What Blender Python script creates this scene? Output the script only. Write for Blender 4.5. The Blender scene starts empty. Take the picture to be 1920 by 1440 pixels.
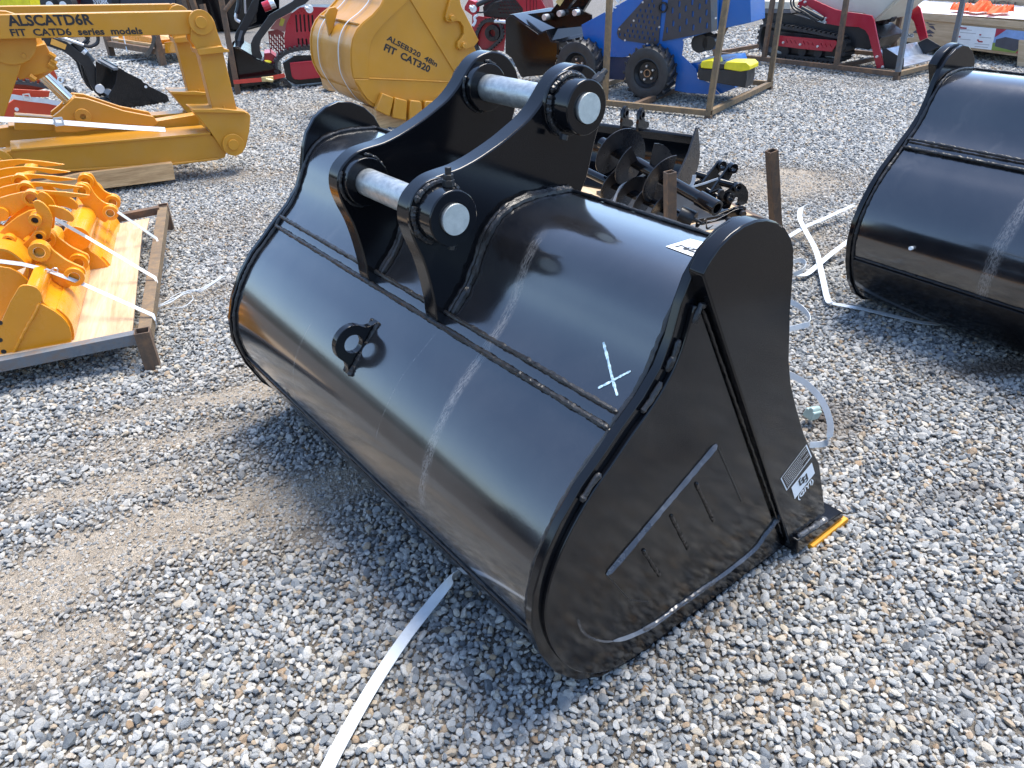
import bpy, bmesh, math, random
import numpy as np
from mathutils import Vector, Matrix
from mathutils.geometry import tessellate_polygon
random.seed(7); rng=np.random.default_rng(7)
R=math.radians; PI=math.pi
S=bpy.context.scene
C=bpy.data.collections.new("yard"); S.collection.children.link(C)

# ------------------------------------------------------------------ camera
FPX,PITCH,ROLL,CAMH=1417.5,R(31.037),R(-1.956),1.6
fw=Vector((0,math.cos(PITCH),-math.sin(PITCH)))
_up=Vector((0,math.sin(PITCH),math.cos(PITCH))); _rt=Vector((1,0,0))
RT=_rt*math.cos(ROLL)+_up*math.sin(ROLL); UP=_up*math.cos(ROLL)-_rt*math.sin(ROLL)
CO=Vector((0,0,CAMH))
cd=bpy.data.cameras.new("camera"); cam=bpy.data.objects.new("camera",cd); C.objects.link(cam)
cd.sensor_width=36; cd.lens=FPX/1920*36; cd.clip_start=.05; cd.clip_end=1000
m=Matrix((( RT.x,UP.x,-fw.x,CO.x),(RT.y,UP.y,-fw.y,CO.y),(RT.z,UP.z,-fw.z,CO.z),(0,0,0,1)))
cam.matrix_world=m; S.camera=cam
# ------------------------------------------------------------------ light
SUN_AZ,SUN_EL=52,71          # degrees right of straight ahead, height
W=bpy.data.worlds.new("World"); S.world=W; W.use_nodes=True
nt=W.node_tree; bg=nt.nodes['Background']; sky=nt.nodes.new('ShaderNodeTexSky')
sky.sky_type='NISHITA'; sky.sun_disc=False; sky.sun_elevation=R(SUN_EL); sky.sun_rotation=R(SUN_AZ)
sky.air_density=1.0; sky.dust_density=.9; sky.ozone_density=1.6; sky.altitude=300
nt.links.new(sky.outputs[0],bg.inputs[0]); bg.inputs[1].default_value=.15
sl=bpy.data.lights.new("sun",'SUN'); sl.energy=2.5; sl.angle=R(31); sl.color=(1,.935,.84)
so=bpy.data.objects.new("sun",sl); C.objects.link(so)
sd=Vector((math.sin(R(SUN_AZ))*math.cos(R(SUN_EL)),math.cos(R(SUN_AZ))*math.cos(R(SUN_EL)),math.sin(R(SUN_EL))))
so.rotation_euler=(-sd).to_track_quat('-Z','Y').to_euler(); so.location=(4,4,12)
S.view_settings.view_transform='Standard'; S.view_settings.look='None'; S.view_settings.gamma=1
S.view_settings.exposure=1.38
S.render.engine='CYCLES'

# ------------------------------------------------------------------ picture -> place helpers
def ray(x,y): return fw+RT*((x-960)/FPX)-UP*((y-720)/FPX)
def gnd(x,y,z=0.):
    d=ray(x,y); return CO+d*((z-CAMH)/d.z)
class Frame:
    """upright local frame: x along u, y along w (away), z up"""
    def __init__(s,o,az):
        s.o=Vector((o[0],o[1],0)); s.az=R(az)
        s.u=Vector((math.cos(s.az),math.sin(s.az),0)); s.w=Vector((-math.sin(s.az),math.cos(s.az),0))
    def uz(s,px,py,off=0.):
        d=ray(px,py); P=s.o+s.w*off; q=CO+d*((P-CO).dot(s.w)/d.dot(s.w)); return ((q-s.o).dot(s.u),q.z)
    def wz(s,px,py,off=0.):      # on plane x=off
        d=ray(px,py); P=s.o+s.u*off; q=CO+d*((P-CO).dot(s.u)/d.dot(s.u)); return ((q-s.o).dot(s.w),q.z)
    def T(s,pts,off=0.): return [s.uz(a,b,off) for a,b in pts]
    def g(s,px,py,z=0.):
        q=gnd(px,py,z)-s.o; return (q.dot(s.u),q.dot(s.w))
    def world(s,x,y,z): return s.o+s.u*x+s.w*y+Vector((0,0,z))
def Z(ox,oy,k,pts): return [(ox+a*k,oy+b*k) for a,b in pts]

# ------------------------------------------------------------------ naming
def thing(name,label,cat,fr=None,group=None,loc=None,rz=0):
    o=bpy.data.objects.new(name,None); C.objects.link(o); o.empty_display_size=.1
    if fr is not None: o.location=fr.o; o.rotation_euler=(0,0,fr.az)
    elif loc is not None: o.location=loc; o.rotation_euler=(0,0,rz)
    tag(o,label,cat,group); return o
def tag(o,label=None,cat=None,group=None,kind=None):
    if label:o['label']=label
    if cat:o['category']=cat
    if group:o['group']=group
    if kind:o['kind']=kind
    return o

# ------------------------------------------------------------------ mesh builder
def cr(pts,n=4,closed=False):
    P=[Vector(p) for p in pts]; out=[]; N=len(P)
    rngi=range(N) if closed else range(N-1)
    for i in rngi:
        if closed: a,b,c,d=P[i-1],P[i],P[(i+1)%N],P[(i+2)%N]
        else: a,b,c,d=P[max(i-1,0)],P[i],P[i+1],P[min(i+2,N-1)]
        for k in range(n):
            t=k/n; out.append(.5*((2*b)+(c-a)*t+(2*a-5*b+4*c-d)*t*t+(3*b-a-3*c+d)*t**3))
    if not closed: out.append(P[-1])
    return [tuple(v) for v in out]
def circ(cx,cy,r,n=24,a0=0,a1=2*PI,ry=None):
    ry=ry or r; full=abs(a1-a0-2*PI)<1e-6; k=n if full else n-1
    return [(cx+r*math.cos(a0+(a1-a0)*i/k),cy+ry*math.sin(a0+(a1-a0)*i/k)) for i in range(n)]
def rrect(x0,y0,x1,y1,r,n=4):
    o=[]
    for (cx,cy,a) in ((x1-r,y1-r,0),(x0+r,y1-r,PI/2),(x0+r,y0+r,PI),(x1-r,y0+r,1.5*PI)):
        o+=[(cx+r*math.cos(a+PI/2*i/n),cy+r*math.sin(a+PI/2*i/n)) for i in range(n+1)]
    return o
class MB:
    def __init__(s): s.v=[];s.f=[]
    def add(s,vs,fs):
        b=len(s.v); s.v+=[tuple(v) for v in vs]; s.f+=[tuple(i+b for i in f) for f in fs]; return s
    def prism(s,pts,c0,c1,axis='y',holes=None):
        def P(a,b,c): return {'y':(a,c,b),'x':(c,a,b),'z':(a,b,c)}[axis]
        loops=[list(pts)]+[list(h) for h in (holes or [])]
        if holes:
            flat=[p for l in loops for p in l]
            tris=tessellate_polygon([[Vector((p[0],p[1],0)) for p in l] for l in loops])
        else: flat=loops[0]; tris=[tuple(range(len(flat)))]
        n=len(flat); vs=[P(p[0],p[1],c0) for p in flat]+[P(p[0],p[1],c1) for p in flat]
        fs=[tuple(t) for t in tris]+[tuple(i+n for i in reversed(t)) for t in tris]
        b=0
        for l in loops:
            k=len(l)
            for i in range(k): j=(i+1)%k; fs.append((b+i,b+j,b+j+n,b+i+n))
            b+=k
        return s.add(vs,fs)
    def box(s,a,b):
        x0,y0,z0=a;x1,y1,z1=b
        return s.prism([(x0,z0),(x1,z0),(x1,z1),(x0,z1)],y0,y1)
    def obox(s,p0,p1,wd,ht,upv=(0,0,1)):
        """bar from p0 to p1 with rectangular section"""
        p0=Vector(p0);p1=Vector(p1);d=(p1-p0).normalized();upv=Vector(upv)
        if abs(d.dot(upv))>.98: upv=Vector((0,1,0))
        a=d.cross(upv).normalized()*(wd/2); b=a.cross(d).normalized()*(ht/2)
        vs=[p+x*a+y*b for p in (p0,p1) for x,y in ((-1,-1),(1,-1),(1,1),(-1,1))]
        return s.add(vs,[(0,1,2,3),(7,6,5,4),(0,4,5,1),(1,5,6,2),(2,6,7,3),(3,7,4,0)])
    def hbox(s,p0,p1,wd,ht,t=.004):
        """open-ended square tube"""
        p0=Vector(p0);p1=Vector(p1);d=(p1-p0).normalized();upv=Vector((0,0,1))
        if abs(d.dot(upv))>.98: upv=Vector((0,1,0))
        a=d.cross(upv).normalized(); b=a.cross(d).normalized()
        vs=[]
        for p in (p0,p1):
            for q in (0,t):
                for x,y in ((-1,-1),(1,-1),(1,1),(-1,1)): vs.append(p+a*x*(wd/2-q)+b*y*(ht/2-q))
        fs=[]
        for i in range(4):
            j=(i+1)%4
            fs+=[(i,j,j+8,i+8),(i+4,i+12,j+12,j+4),(i,i+4,j+4,j),(i+8,j+8,j+12,i+12)]
        return s.add(vs,fs)
    def cyl(s,p0,p1,r,n=20,r1=None,caps=True):
        p0=Vector(p0);p1=Vector(p1);d=(p1-p0).normalized();r1=r if r1 is None else r1
        t=Vector((0,0,1)) if abs(d.z)<.9 else Vector((1,0,0)); a=d.cross(t).normalized();b=d.cross(a)
        vs=[p+(a*math.cos(2*PI*i/n)+b*math.sin(2*PI*i/n))*rr for p,rr in ((p0,r),(p1,r1)) for i in range(n)]
        fs=[(i,(i+1)%n,(i+1)%n+n,i+n) for i in range(n)]
        if caps: fs+=[tuple(range(n)),tuple(range(2*n-1,n-1,-1))]
        return s.add(vs,fs)
    def lathe(s,p0,d,prof,n=24,caps=False):
        """prof: (dist along d, radius)"""
        p0=Vector(p0);d=Vector(d).normalized()
        t=Vector((0,0,1)) if abs(d.z)<.9 else Vector((1,0,0)); a=d.cross(t).normalized();b=d.cross(a)
        vs=[p0+d*h+(a*math.cos(2*PI*i/n)+b*math.sin(2*PI*i/n))*r for h,r in prof for i in range(n)]
        fs=[(k*n+i,k*n+(i+1)%n,(k+1)*n+(i+1)%n,(k+1)*n+i) for k in range(len(prof)-1) for i in range(n)]
        if caps: fs+=[tuple(range(n)),tuple(range(len(prof)*n-1,(len(prof)-1)*n-1,-1))]
        return s.add(vs,fs)
    def pipe(s,p0,p1,ro,ri,n=20):
        L=(Vector(p1)-Vector(p0)); l=L.length
        return s.lathe(p0,L,[(0,ri),(0,ro),(l,ro),(l,ri),(0,ri)],n)
    def tube(s,path,r,n=7,nz=0.,caps=True,closed=False):
        P=[Vector(p) for p in path]; N=len(P); vs=[];fs=[]
        t0=(P[1]-P[0]).normalized(); a=t0.orthogonal().normalized()
        for i,p in enumerate(P):
            t=(P[min(i+1,N-1)]-P[max(i-1,0)]).normalized()
            a=(a-t*a.dot(t)).normalized(); b=t.cross(a)
            rr=r[i] if isinstance(r,(list,tuple)) else r
            for k in range(n):
                q=rr*(1+random.uniform(-nz,nz)); an=2*PI*k/n
                vs.append(p+a*q*math.cos(an)+b*q*math.sin(an))
        for i in range(N-1):
            for k in range(n): j=(k+1)%n; fs.append((i*n+k,i*n+j,(i+1)*n+j,(i+1)*n+k))
        if caps: fs+=[tuple(range(n-1,-1,-1)),tuple(range((N-1)*n,N*n))]
        return s.add(vs,fs)
    def bead(s,path,r,step=.006,nz=.28):
        """lumpy weld bead along a path"""
        P=[Vector(p) for p in path]; out=[]
        for a,b in zip(P[:-1],P[1:]):
            k=max(1,int((b-a).length/step))
            out+=[a.lerp(b,i/k) for i in range(k)]
        out.append(P[-1])
        ctrl=[random.uniform(-nz,nz)*.8 for _ in range(len(out)//3+3)]
        rs=[r*.78*(1+(ctrl[i//3]*(1-(i%3)/3)+ctrl[i//3+1]*((i%3)/3))+.05*math.sin(i*2.1)) for i in range(len(out))]
        rs[0]*=.5; rs[-1]*=.5
        out=[p+Vector([random.uniform(-.12,.12)*r for _ in range(3)]) for p in out]
        if len(out)<2: return s
        return s.tube(out,rs,8,.07)
    def fillet(s,path,out,wd,h):
        P=[Vector(p) for p in path]; out=Vector(out); N=len(P); vs=[];fs=[]
        for i,p in enumerate(P):
            tt=(P[min(i+1,N-1)]-P[max(i-1,0)]).normalized(); sd=tt.cross(out).normalized(); q=1+random.uniform(-.1,.1)
            e=.45 if i in (0,N-1) else 1
            vs+=[p-sd*wd/2*q*e-out*.001,p+sd*wd/2*q*e-out*.001,p+out*h*q*e+sd*wd*random.uniform(-.06,.06)]
        for i in range(N-1):
            for k in range(3): j=(k+1)%3; fs.append((i*3+k,i*3+j,i*3+3+j,i*3+3+k))
        fs+=[(2,1,0),(N*3-3,N*3-2,N*3-1)]
        return s.add(vs,fs)
    def strap(s,path,wd,side,t=.0012):
        """flat band: path points, side = list of side vectors or one"""
        P=[Vector(p) for p in path]; N=len(P); vs=[];fs=[]
        for i,p in enumerate(P):
            sv=Vector(side[i] if isinstance(side,list) else side)
            tt=(P[min(i+1,N-1)]-P[max(i-1,0)]).normalized()
            sv=(sv-tt*sv.dot(tt)).normalized(); nn=tt.cross(sv)*t; wi=wd[i] if isinstance(wd,list) else wd
            vs+=[p-sv*wi/2-nn,p+sv*wi/2-nn,p+sv*wi/2+nn,p-sv*wi/2+nn]
        for i in range(N-1):
            for k in range(4): j=(k+1)%4; fs.append((i*4+k,i*4+j,i*4+4+j,i*4+4+k))
        fs+=[(3,2,1,0),(N*4-4,N*4-3,N*4-2,N*4-1)]
        return s.add(vs,fs)
    def sph(s,c,r,n=10,sc=(1,1,1)):
        c=Vector(c);pr=[]
        vs=[];m=n//2
        for i in range(1,m):
            th=PI*i/m
            for k in range(n):
                vs.append(c+Vector((r*sc[0]*math.sin(th)*math.cos(2*PI*k/n),r*sc[1]*math.sin(th)*math.sin(2*PI*k/n),r*sc[2]*math.cos(th))))
        a=len(vs);vs+=[c+Vector((0,0,r*sc[2])),c-Vector((0,0,r*sc[2]))];fs=[]
        for i in range(m-2):
            for k in range(n): j=(k+1)%n; fs.append((i*n+k,i*n+j,(i+1)*n+j,(i+1)*n+k))
        for k in range(n): j=(k+1)%n; fs+=[(a,j,k),(a+1,(m-2)*n+k,(m-2)*n+j)]
        return s.add(vs,fs)
    def build(s,name,mat,parent=None,bev=0.,ang=32,seg=2,label=None,kind=None):
        me=bpy.data.meshes.new(name); me.from_pydata(s.v,[],s.f); me.update()
        bm=bmesh.new(); bm.from_mesh(me); bmesh.ops.recalc_face_normals(bm,faces=bm.faces); bm.to_mesh(me); bm.free()
        me.polygons.foreach_set('use_smooth',[True]*len(me.polygons))
        try: me.set_sharp_from_angle(angle=R(ang))
        except Exception: pass
        me.materials.append(mat)
        o=bpy.data.objects.new(name,me); C.objects.link(o)
        if parent: o.parent=parent
        if bev:
            b=o.modifiers.new('bevel','BEVEL'); b.width=bev; b.segments=seg; b.limit_method='ANGLE'; b.angle_limit=R(40); b.harden_normals=False
        if label:o['label']=label
        if kind:o['kind']=kind
        return o
def beads(name,paths,r,mat,parent,step=.006,nz=.28):
    for p in paths:
        if len(p)>1: MB().bead(p,r,step,nz).build(name,mat,parent)
def text(name,body,mat,parent,loc,size,xdir,ydir,bold=0.,shear=0.,ext=.0006,label=None,spacing=1.,xs=1.):
    cu=bpy.data.curves.new(name,'FONT'); cu.body=body; cu.size=size; cu.offset=bold; cu.shear=shear; cu.extrude=ext; cu.space_character=spacing; cu.resolution_u=3
    cu.fill_mode='BOTH'
    o=bpy.data.objects.new(name,cu); C.objects.link(o)
    dg=bpy.context.evaluated_depsgraph_get(); me=bpy.data.meshes.new_from_object(o.evaluated_get(dg))
    bpy.data.objects.remove(o); me.name=name; me.materials.clear(); me.materials.append(mat)
    o=bpy.data.objects.new(name,me); C.objects.link(o); o.parent=parent
    x=Vector(xdir);y=Vector(ydir);z=x.normalized().cross(y.normalized())
    o.matrix_local=Matrix(((x.x*xs,y.x,z.x,loc[0]),(x.y*xs,y.y,z.y,loc[1]),(x.z*xs,y.z,z.z,loc[2]),(0,0,0,1)))
    if label:o['label']=label
    return o
def copy_tree(o,parent=None):
    c=o.copy(); C.objects.link(c)
    if parent: c.parent=parent
    for ch in list(o.children): copy_tree(ch,c)
    return c

# ------------------------------------------------------------------ materials
class N:
    def __init__(s,name):
        s.m=bpy.data.materials.new(name); s.m.use_nodes=True; s.t=s.m.node_tree; s.b=s.t.nodes['Principled BSDF']
        s.tc=s.t.nodes.new('ShaderNodeTexCoord'); s.co=s.tc.outputs['Object']
    def n(s,typ,**k):
        x=s.t.nodes.new(typ)
        for a,b in k.items():
            if a.startswith('i_'): x.inputs[a[2:].replace('_',' ')].default_value=b
            else: setattr(x,a,b)
        return x
    def l(s,a,b): s.t.links.new(a,b)
    def noise(s,scale,detail=4,rough=.55,co=None,dist=0.):
        x=s.n('ShaderNodeTexNoise'); x.inputs['Scale'].default_value=scale; x.inputs['Detail'].default_value=detail; x.inputs['Roughness'].default_value=rough; x.inputs['Distortion'].default_value=dist
        s.l(co or s.co,x.inputs['Vector']); return x.outputs['Fac']
    def ramp(s,fac,stops,interp='LINEAR'):
        x=s.n('ShaderNodeValToRGB'); e=x.color_ramp; e.interpolation=interp
        while len(e.elements)<len(stops): e.elements.new(.5)
        for el,(p,c) in zip(e.elements,stops):
            el.position=p; el.color=(c,c,c,1) if isinstance(c,(int,float)) else (*c,1)
        s.l(fac,x.inputs[0]); return x.outputs[0]
    def mix(s,fac,a,b,typ='MIX'):
        x=s.n('ShaderNodeMix',data_type='RGBA',blend_type=typ); x.clamp_factor=True
        if isinstance(fac,(int,float)): x.inputs[0].default_value=fac
        else: s.l(fac,x.inputs[0])
        for i,c in ((6,a),(7,b)):
            if isinstance(c,tuple): x.inputs[i].default_value=(*c,1)
            else: s.l(c,x.inputs[i])
        return x.outputs[2]
    def math(s,op,a,b=0.,c=0.):
        x=s.n('ShaderNodeMath',operation=op)
        for i,v in enumerate((a,b,c)):
            if isinstance(v,(int,float)): x.inputs[i].default_value=v
            else: s.l(v,x.inputs[i])
        return x.outputs[0]
    def bump(s,h,dist=.001,st=1.,nrm=None):
        x=s.n('ShaderNodeBump'); x.inputs['Distance'].default_value=dist; x.inputs['Strength'].default_value=st; s.l(h,x.inputs['Height'])
        if nrm: s.l(nrm,x.inputs['Normal'])
        return x.outputs[0]
    def scaled(s,v,rot=(0,0,0),co=None):
        x=s.n('ShaderNodeMapping'); x.inputs['Scale'].default_value=v; x.inputs['Rotation'].default_value=rot; s.l(co or s.co,x.inputs[0]); return x.outputs[0]
def paint(name,col,rough=.3,peel=.00006,dirt=.12,dirtcol=(.25,.21,.17),coat=0.,pscale=180,wear=0.):
    k=N(name); b=k.b
    d=k.ramp(k.noise(5,6,.65),[(.45,0.),(.85,dirt)])
    d2=k.ramp(k.noise(60,4,.6),[(.55,0.),(.9,dirt*.8)])
    big=k.ramp(k.noise(1.7,3),[(.3,.9),(.7,1.1)])
    c0=k.mix(1.,tuple(col),big,'MULTIPLY')
    c=k.mix(k.math('ADD',d,d2),c0,dirtcol)
    k.l(c,b.inputs['Base Color'])
    r=k.ramp(k.noise(9,5,.6),[(.3,rough*.85),(.75,min(1,rough*1.35))])
    r2=k.math('ADD',r,k.math('MULTIPLY',d,1.2)); k.l(r2,b.inputs['Roughness'])
    k.l(k.bump(k.noise(pscale,2),peel*8,.4),b.inputs['Normal'])
    if coat: b.inputs['Coat Weight'].default_value=coat; b.inputs['Coat Roughness'].default_value=.08
    return k.m
def simple(name,col,rough=.5,metal=0.,bump=0.,bs=80,var=.15):
    k=N(name)
    v=k.ramp(k.noise(12,5,.6),[(.3,1-var),(.7,1+var)])
    k.l(k.mix(1.,tuple(col),v,'MULTIPLY'),k.b.inputs['Base Color'])
    k.b.inputs['Roughness'].default_value=rough; k.b.inputs['Metallic'].default_value=metal
    if bump: k.l(k.bump(k.noise(bs,4),bump,.8),k.b.inputs['Normal'])
    return k.m
M={}
# black gloss paint of the shells: faint orange peel, rub marks across the width, dust
def shell_paint(name,scuffs,seed=0.):
    k=N(name); b=k.b
    sep=k.n('ShaderNodeSeparateXYZ'); k.l(k.co,sep.inputs[0]); y=sep.outputs['Y']
    tot=None
    for (w0,wd,st,zlo,zhi,sl) in scuffs:
        yy=k.math('ADD',y,k.math('MULTIPLY',sep.outputs['Z'],sl))
        wob=k.math('MULTIPLY',k.math('SUBTRACT',k.noise(3.,2),.5),.03)
        dd=k.math('ABSOLUTE',k.math('SUBTRACT',k.math('ADD',yy,wob),w0))
        band=k.ramp(k.math('DIVIDE',dd,wd),[(0.,1.),(.6,.6),(1.,0.)])
        gr=k.ramp(k.noise(1.,5,.8,co=k.scaled((60,260,60))),[(.42,0.),(.62,1.)])
        z1=k.n('ShaderNodeMapRange'); z1.interpolation_type='SMOOTHSTEP'; z1.inputs[1].default_value=zlo; z1.inputs[2].default_value=zlo+.08; k.l(sep.outputs['Z'],z1.inputs[0])
        z2=k.n('ShaderNodeMapRange'); z2.interpolation_type='SMOOTHSTEP'; z2.inputs[1].default_value=zhi; z2.inputs[2].default_value=zhi-.05; k.l(sep.outputs['Z'],z2.inputs[0])
        q=k.math('MULTIPLY',k.math('MULTIPLY',band,gr),k.math('MULTIPLY',z1.outputs[0],z2.outputs[0]))
        q=k.math('MULTIPLY',q,st); tot=q if tot is None else k.math('MAXIMUM',tot,q)
    dust=k.ramp(k.noise(260,3,.7),[(.60,0.),(.8,.16)])
    film=k.ramp(k.noise(2.3,6,.66,dist=.4),[(.38,.0),(.75,.06)])
    sm=k.math('MULTIPLY',k.ramp(k.noise(11,3,.6,dist=.8),[(.56,0.),(.66,.05)]),k.ramp(k.noise(1.3,2),[(.5,0.),(.6,1.)]))
    dd=k.math('ADD',k.math('ADD',dust,film),sm)
    # fine scratches
    scr=k.ramp(k.noise(1.,3,.7,co=k.scaled((14,420,14),(0,0,.2))),[(.66,0.),(.74,.14)])
    scm=k.ramp(k.noise(3.1,3),[(.5,0.),(.62,1.)])
    dd=k.math('ADD',dd,k.math('MULTIPLY',scr,scm))
    al=k.math('MINIMUM',k.math('ADD',dd,tot if tot is not None else 0.),1.)
    k.l(k.mix(al,(.0045,.005,.007),(.30,.29,.28)),b.inputs['Base Color'])
    r=k.ramp(k.noise(4.,5,.6),[(.3,.13),(.75,.22)])
    k.l(k.math('ADD',r,k.math('MULTIPLY',al,.5)),b.inputs['Roughness'])
    b.inputs['IOR'].default_value=1.7; b.inputs['Coat Weight'].default_value=1.; b.inputs['Coat Roughness'].default_value=.1; b.inputs['Coat IOR'].default_value=1.6
    h=k.math('ADD',k.noise(170,2),k.math('MULTIPLY',k.noise(22,2),1.4))
    k.l(k.bump(h,.0007,.25),b.inputs['Normal'])
    return k.m
M['shell']=shell_paint('black_gloss_paint',[(.42,.020,.55,.34,1.0,-.05),(1.27,.004,.5,.25,.62,.2),(.72,.003,.3,.3,.75,.1)])
M['shell2']=shell_paint('black_gloss_paint_second',[(1.13,.03,.6,.25,1.0,.05)])
M['black']=paint('black_plate_paint',(.004,.0045,.006),.12,.00002,.012,(.16,.15,.14),coat=.0)
M['black'].node_tree.nodes['Principled BSDF'].inputs['Specular IOR Level'].default_value=.42
M['weld']=paint('painted_weld_black',(.010,.011,.013),.3,.0004,.10,(.30,.28,.26),pscale=200)
M['satin']=paint('satin_black_paint',(.013,.014,.016),.33,.0001,.10,(.2,.18,.16))
def galv():
    k=N('zinc_plated_steel'); v=k.ramp(k.noise(60,5,.7),[(.3,(.34,.37,.38)),(.7,(.55,.58,.58))])
    spot=k.ramp(k.noise(14,5,.7,dist=1.),[(.66,0.),(.78,.8)])
    k.l(k.mix(spot,v,(.42,.26,.13)),k.b.inputs['Base Color']); k.b.inputs['Metallic'].default_value=.75
    k.l(k.ramp(k.noise(30,4),[(.3,.3),(.7,.5)]),k.b.inputs['Roughness']); k.l(k.bump(k.noise(120,4),.0012,.5),k.b.inputs['Normal']); return k.m
M['zinc']=galv()
def pinface():
    k=N('zinc_pin_face'); v=k.ramp(k.noise(55,5,.75),[(.3,(.40,.45,.44)),(.7,(.56,.61,.59))])
    k.l(v,k.b.inputs['Base Color']); k.b.inputs['Metallic'].default_value=.35; k.b.inputs['Roughness'].default_value=.55
    k.l(k.bump(k.noise(90,4),.0008,.5),k.b.inputs['Normal']); return k.m
M['pinface']=pinface()
def rust(name,a,b_,c,bl=.5):
    k=N(name); f=k.noise(16,7,.7,dist=.6); col=k.ramp(f,[(.3,a),(.5,b_),(.72,c)])
    st=k.ramp(k.noise(1.,5,.7,co=k.scaled((45,45,3))),[(.45,0.),(.75,bl)])
    k.l(k.mix(st,col,c),k.b.inputs['Base Color']); k.b.inputs['Roughness'].default_value=.62; k.b.inputs['Metallic'].default_value=.15
    k.l(k.bump(k.noise(140,4),.001,.6),k.b.inputs['Normal']); return k.m
M['rust']=rust('rusty_bare_steel',(.075,.055,.042),(.12,.082,.056),(.24,.13,.065))
M['rust2']=rust('weathered_tan_steel',(.13,.095,.06),(.18,.13,.078),(.30,.19,.085))
M['bluesteel']=rust('blued_bare_steel',(.10,.125,.15),(.15,.17,.19),(.2,.14,.10),.35)
def orange_paint(name,col,rough=.25):
    return paint(name,col,rough,.00005,.10,(.35,.25,.15),coat=.3,pscale=240)
M['orange']=orange_paint('orange_paint',(.82,.31,.010),.24)
M['ochre']=paint('ochre_yellow_paint',(.52,.235,.013),.36,.0001,.11,(.46,.36,.25),coat=.15,pscale=300)
M['prot']=simple('orange_edge_guard',(.78,.33,.02),.5)
def webbing():
    k=N('white_strap'); d=k.ramp(k.noise(7,6,.7),[(.42,(.60,.64,.67)),(.6,(.52,.545,.55)),(.8,(.42,.40,.35))]); k.l(d,k.b.inputs['Base Color']); k.b.inputs['Roughness'].default_value=.38
    k.l(k.bump(k.noise(420,2),.0008,.6),k.b.inputs['Normal']); return k.m
M['white']=webbing()
M['label']=simple('white_vinyl',(.76,.80,.82),.35,var=.05)
M['ink']=simple('black_print',(.012,.012,.014),.5)
def chalk():
    k=N('pale_blue_paint_marker'); f=k.ramp(k.noise(90,5,.75),[(.38,(.18,.33,.45)),(.58,(.62,.80,.86))]); k.l(f,k.b.inputs['Base Color']); k.b.inputs['Roughness'].default_value=.6; return k.m
M['chalk']=chalk()
def wood(name,a,b_,ax=0,sc=1.):
    k=N(name); s_=[14*sc,14*sc,14*sc]; s_[ax]=1.1*sc
    g=k.noise(2.2,7,.62,co=k.scaled(tuple(s_)),dist=.5); g2=k.noise(9,5,.7,co=k.scaled(tuple(s_)))
    col=k.ramp(k.math('ADD',k.math('MULTIPLY',g,.65),k.math('MULTIPLY',g2,.35)),[(.36,a),(.62,b_)])
    v=k.ramp(k.noise(1.9,3),[(.35,.85),(.7,1.08)])
    k.l(k.mix(1.,col,v,'MULTIPLY'),k.b.inputs['Base Color']); k.b.inputs['Roughness'].default_value=.72
    k.l(k.bump(g2,.002,.5),k.b.inputs['Normal']); return k.m
M['timber']=wood('sawn_timber',(.42,.24,.10),(.80,.52,.26))
M['ply']=wood('pale_plywood',(.42,.28,.15),(.66,.50,.33),1,.6)
M['crate']=wood('crate_board',(.44,.31,.18),(.62,.47,.31))

# ------------------------------------------------------------------ ground
def gauss(x,y,px,py,rx,ry,rot):
    g=gnd(px,py); dx=x-g.x; dy=y-g.y; c,s=math.cos(R(rot)),math.sin(R(rot))
    a=(dx*c+dy*s)/rx; b=(-dx*s+dy*c)/ry
    return np.exp(-(a*a+b*b))
def vnoise(x,y,s,seed):
    r=np.random.default_rng(seed); T=r.random((256,256)); X=x*s+40;Y=y*s+40
    xi=np.floor(X).astype(int);yi=np.floor(Y).astype(int);fx=X-xi;fy=Y-yi;fx=fx*fx*(3-2*fx);fy=fy*fy*(3-2*fy)
    g=lambda a,b:T[a%256,b%256]
    return g(xi,yi)*(1-fx)*(1-fy)+g(xi+1,yi)*fx*(1-fy)+g(xi,yi+1)*(1-fx)*fy+g(xi+1,yi+1)*fx*fy
PATCH=[(430,960,.50,.17,22,1.2),(560,1010,.28,.09,25,.55),(250,900,.60,.10,18,1.),(110,1080,.45,.18,40,1.1),(60,1240,.3,.16,30,.85),(300,830,.5,.10,20,.95),(120,850,.35,.08,15,.7),
       (430,740,.45,.10,20,1.),(470,690,.3,.08,20,.9),(240,780,.35,.07,10,.6),(900,1000,.0001,.1,0,0),(1720,1350,.25,.08,30,.35),(1380,350,.75,.35,0,1.1),(1500,330,.6,.25,-20,.8),
       (1480,440,.5,.15,0,.7),(1560,470,.35,.12,0,.6),(480,330,1.1,.25,-5,.7),(400,420,.5,.3,10,.6),(350,560,.4,.15,30,.6),(1560,800,.25,.1,60,.5),(1885,690,.3,.1,0,.9),(1550,150,1.2,.5,20,.5),(500,205,.8,.3,0,.5),(700,1330,.2,.07,10,.3),(1400,1330,.2,.06,40,.3)]
def patch(x,y):
    p=np.zeros_like(x)
    for a in PATCH: p=np.maximum(p,a[5]*gauss(x,y,*a[:5]))
    n=vnoise(x,y,2.3,1)*.5+vnoise(x,y,7,2)*.3+vnoise(x,y,19,3)*.2
    streak=vnoise(x*.35+y*.1,y*1.5,1.3,9)
    p=np.clip(p*(.02+1.5*n)*.72,0,1)**1.3+np.clip((streak-.80)*1.2,0,.22)
    return np.clip(p,0,1)
DAMP=[(1890,690,.28,.07,5,1.),(1560,785,.14,.09,60,.9),(1790,930,.2,.05,20,.5),(1870,1200,.15,.08,50,.6),(1640,750,.15,.05,0,.5)]
def damp_or_gap_shade(x,y):
    p=np.zeros_like(x)
    for a in DAMP: p=np.maximum(p,a[5]*gauss(x,y,*a[:5]))
    return np.clip(p*(.4+1.2*vnoise(x,y,14,21)),0,1)
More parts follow.
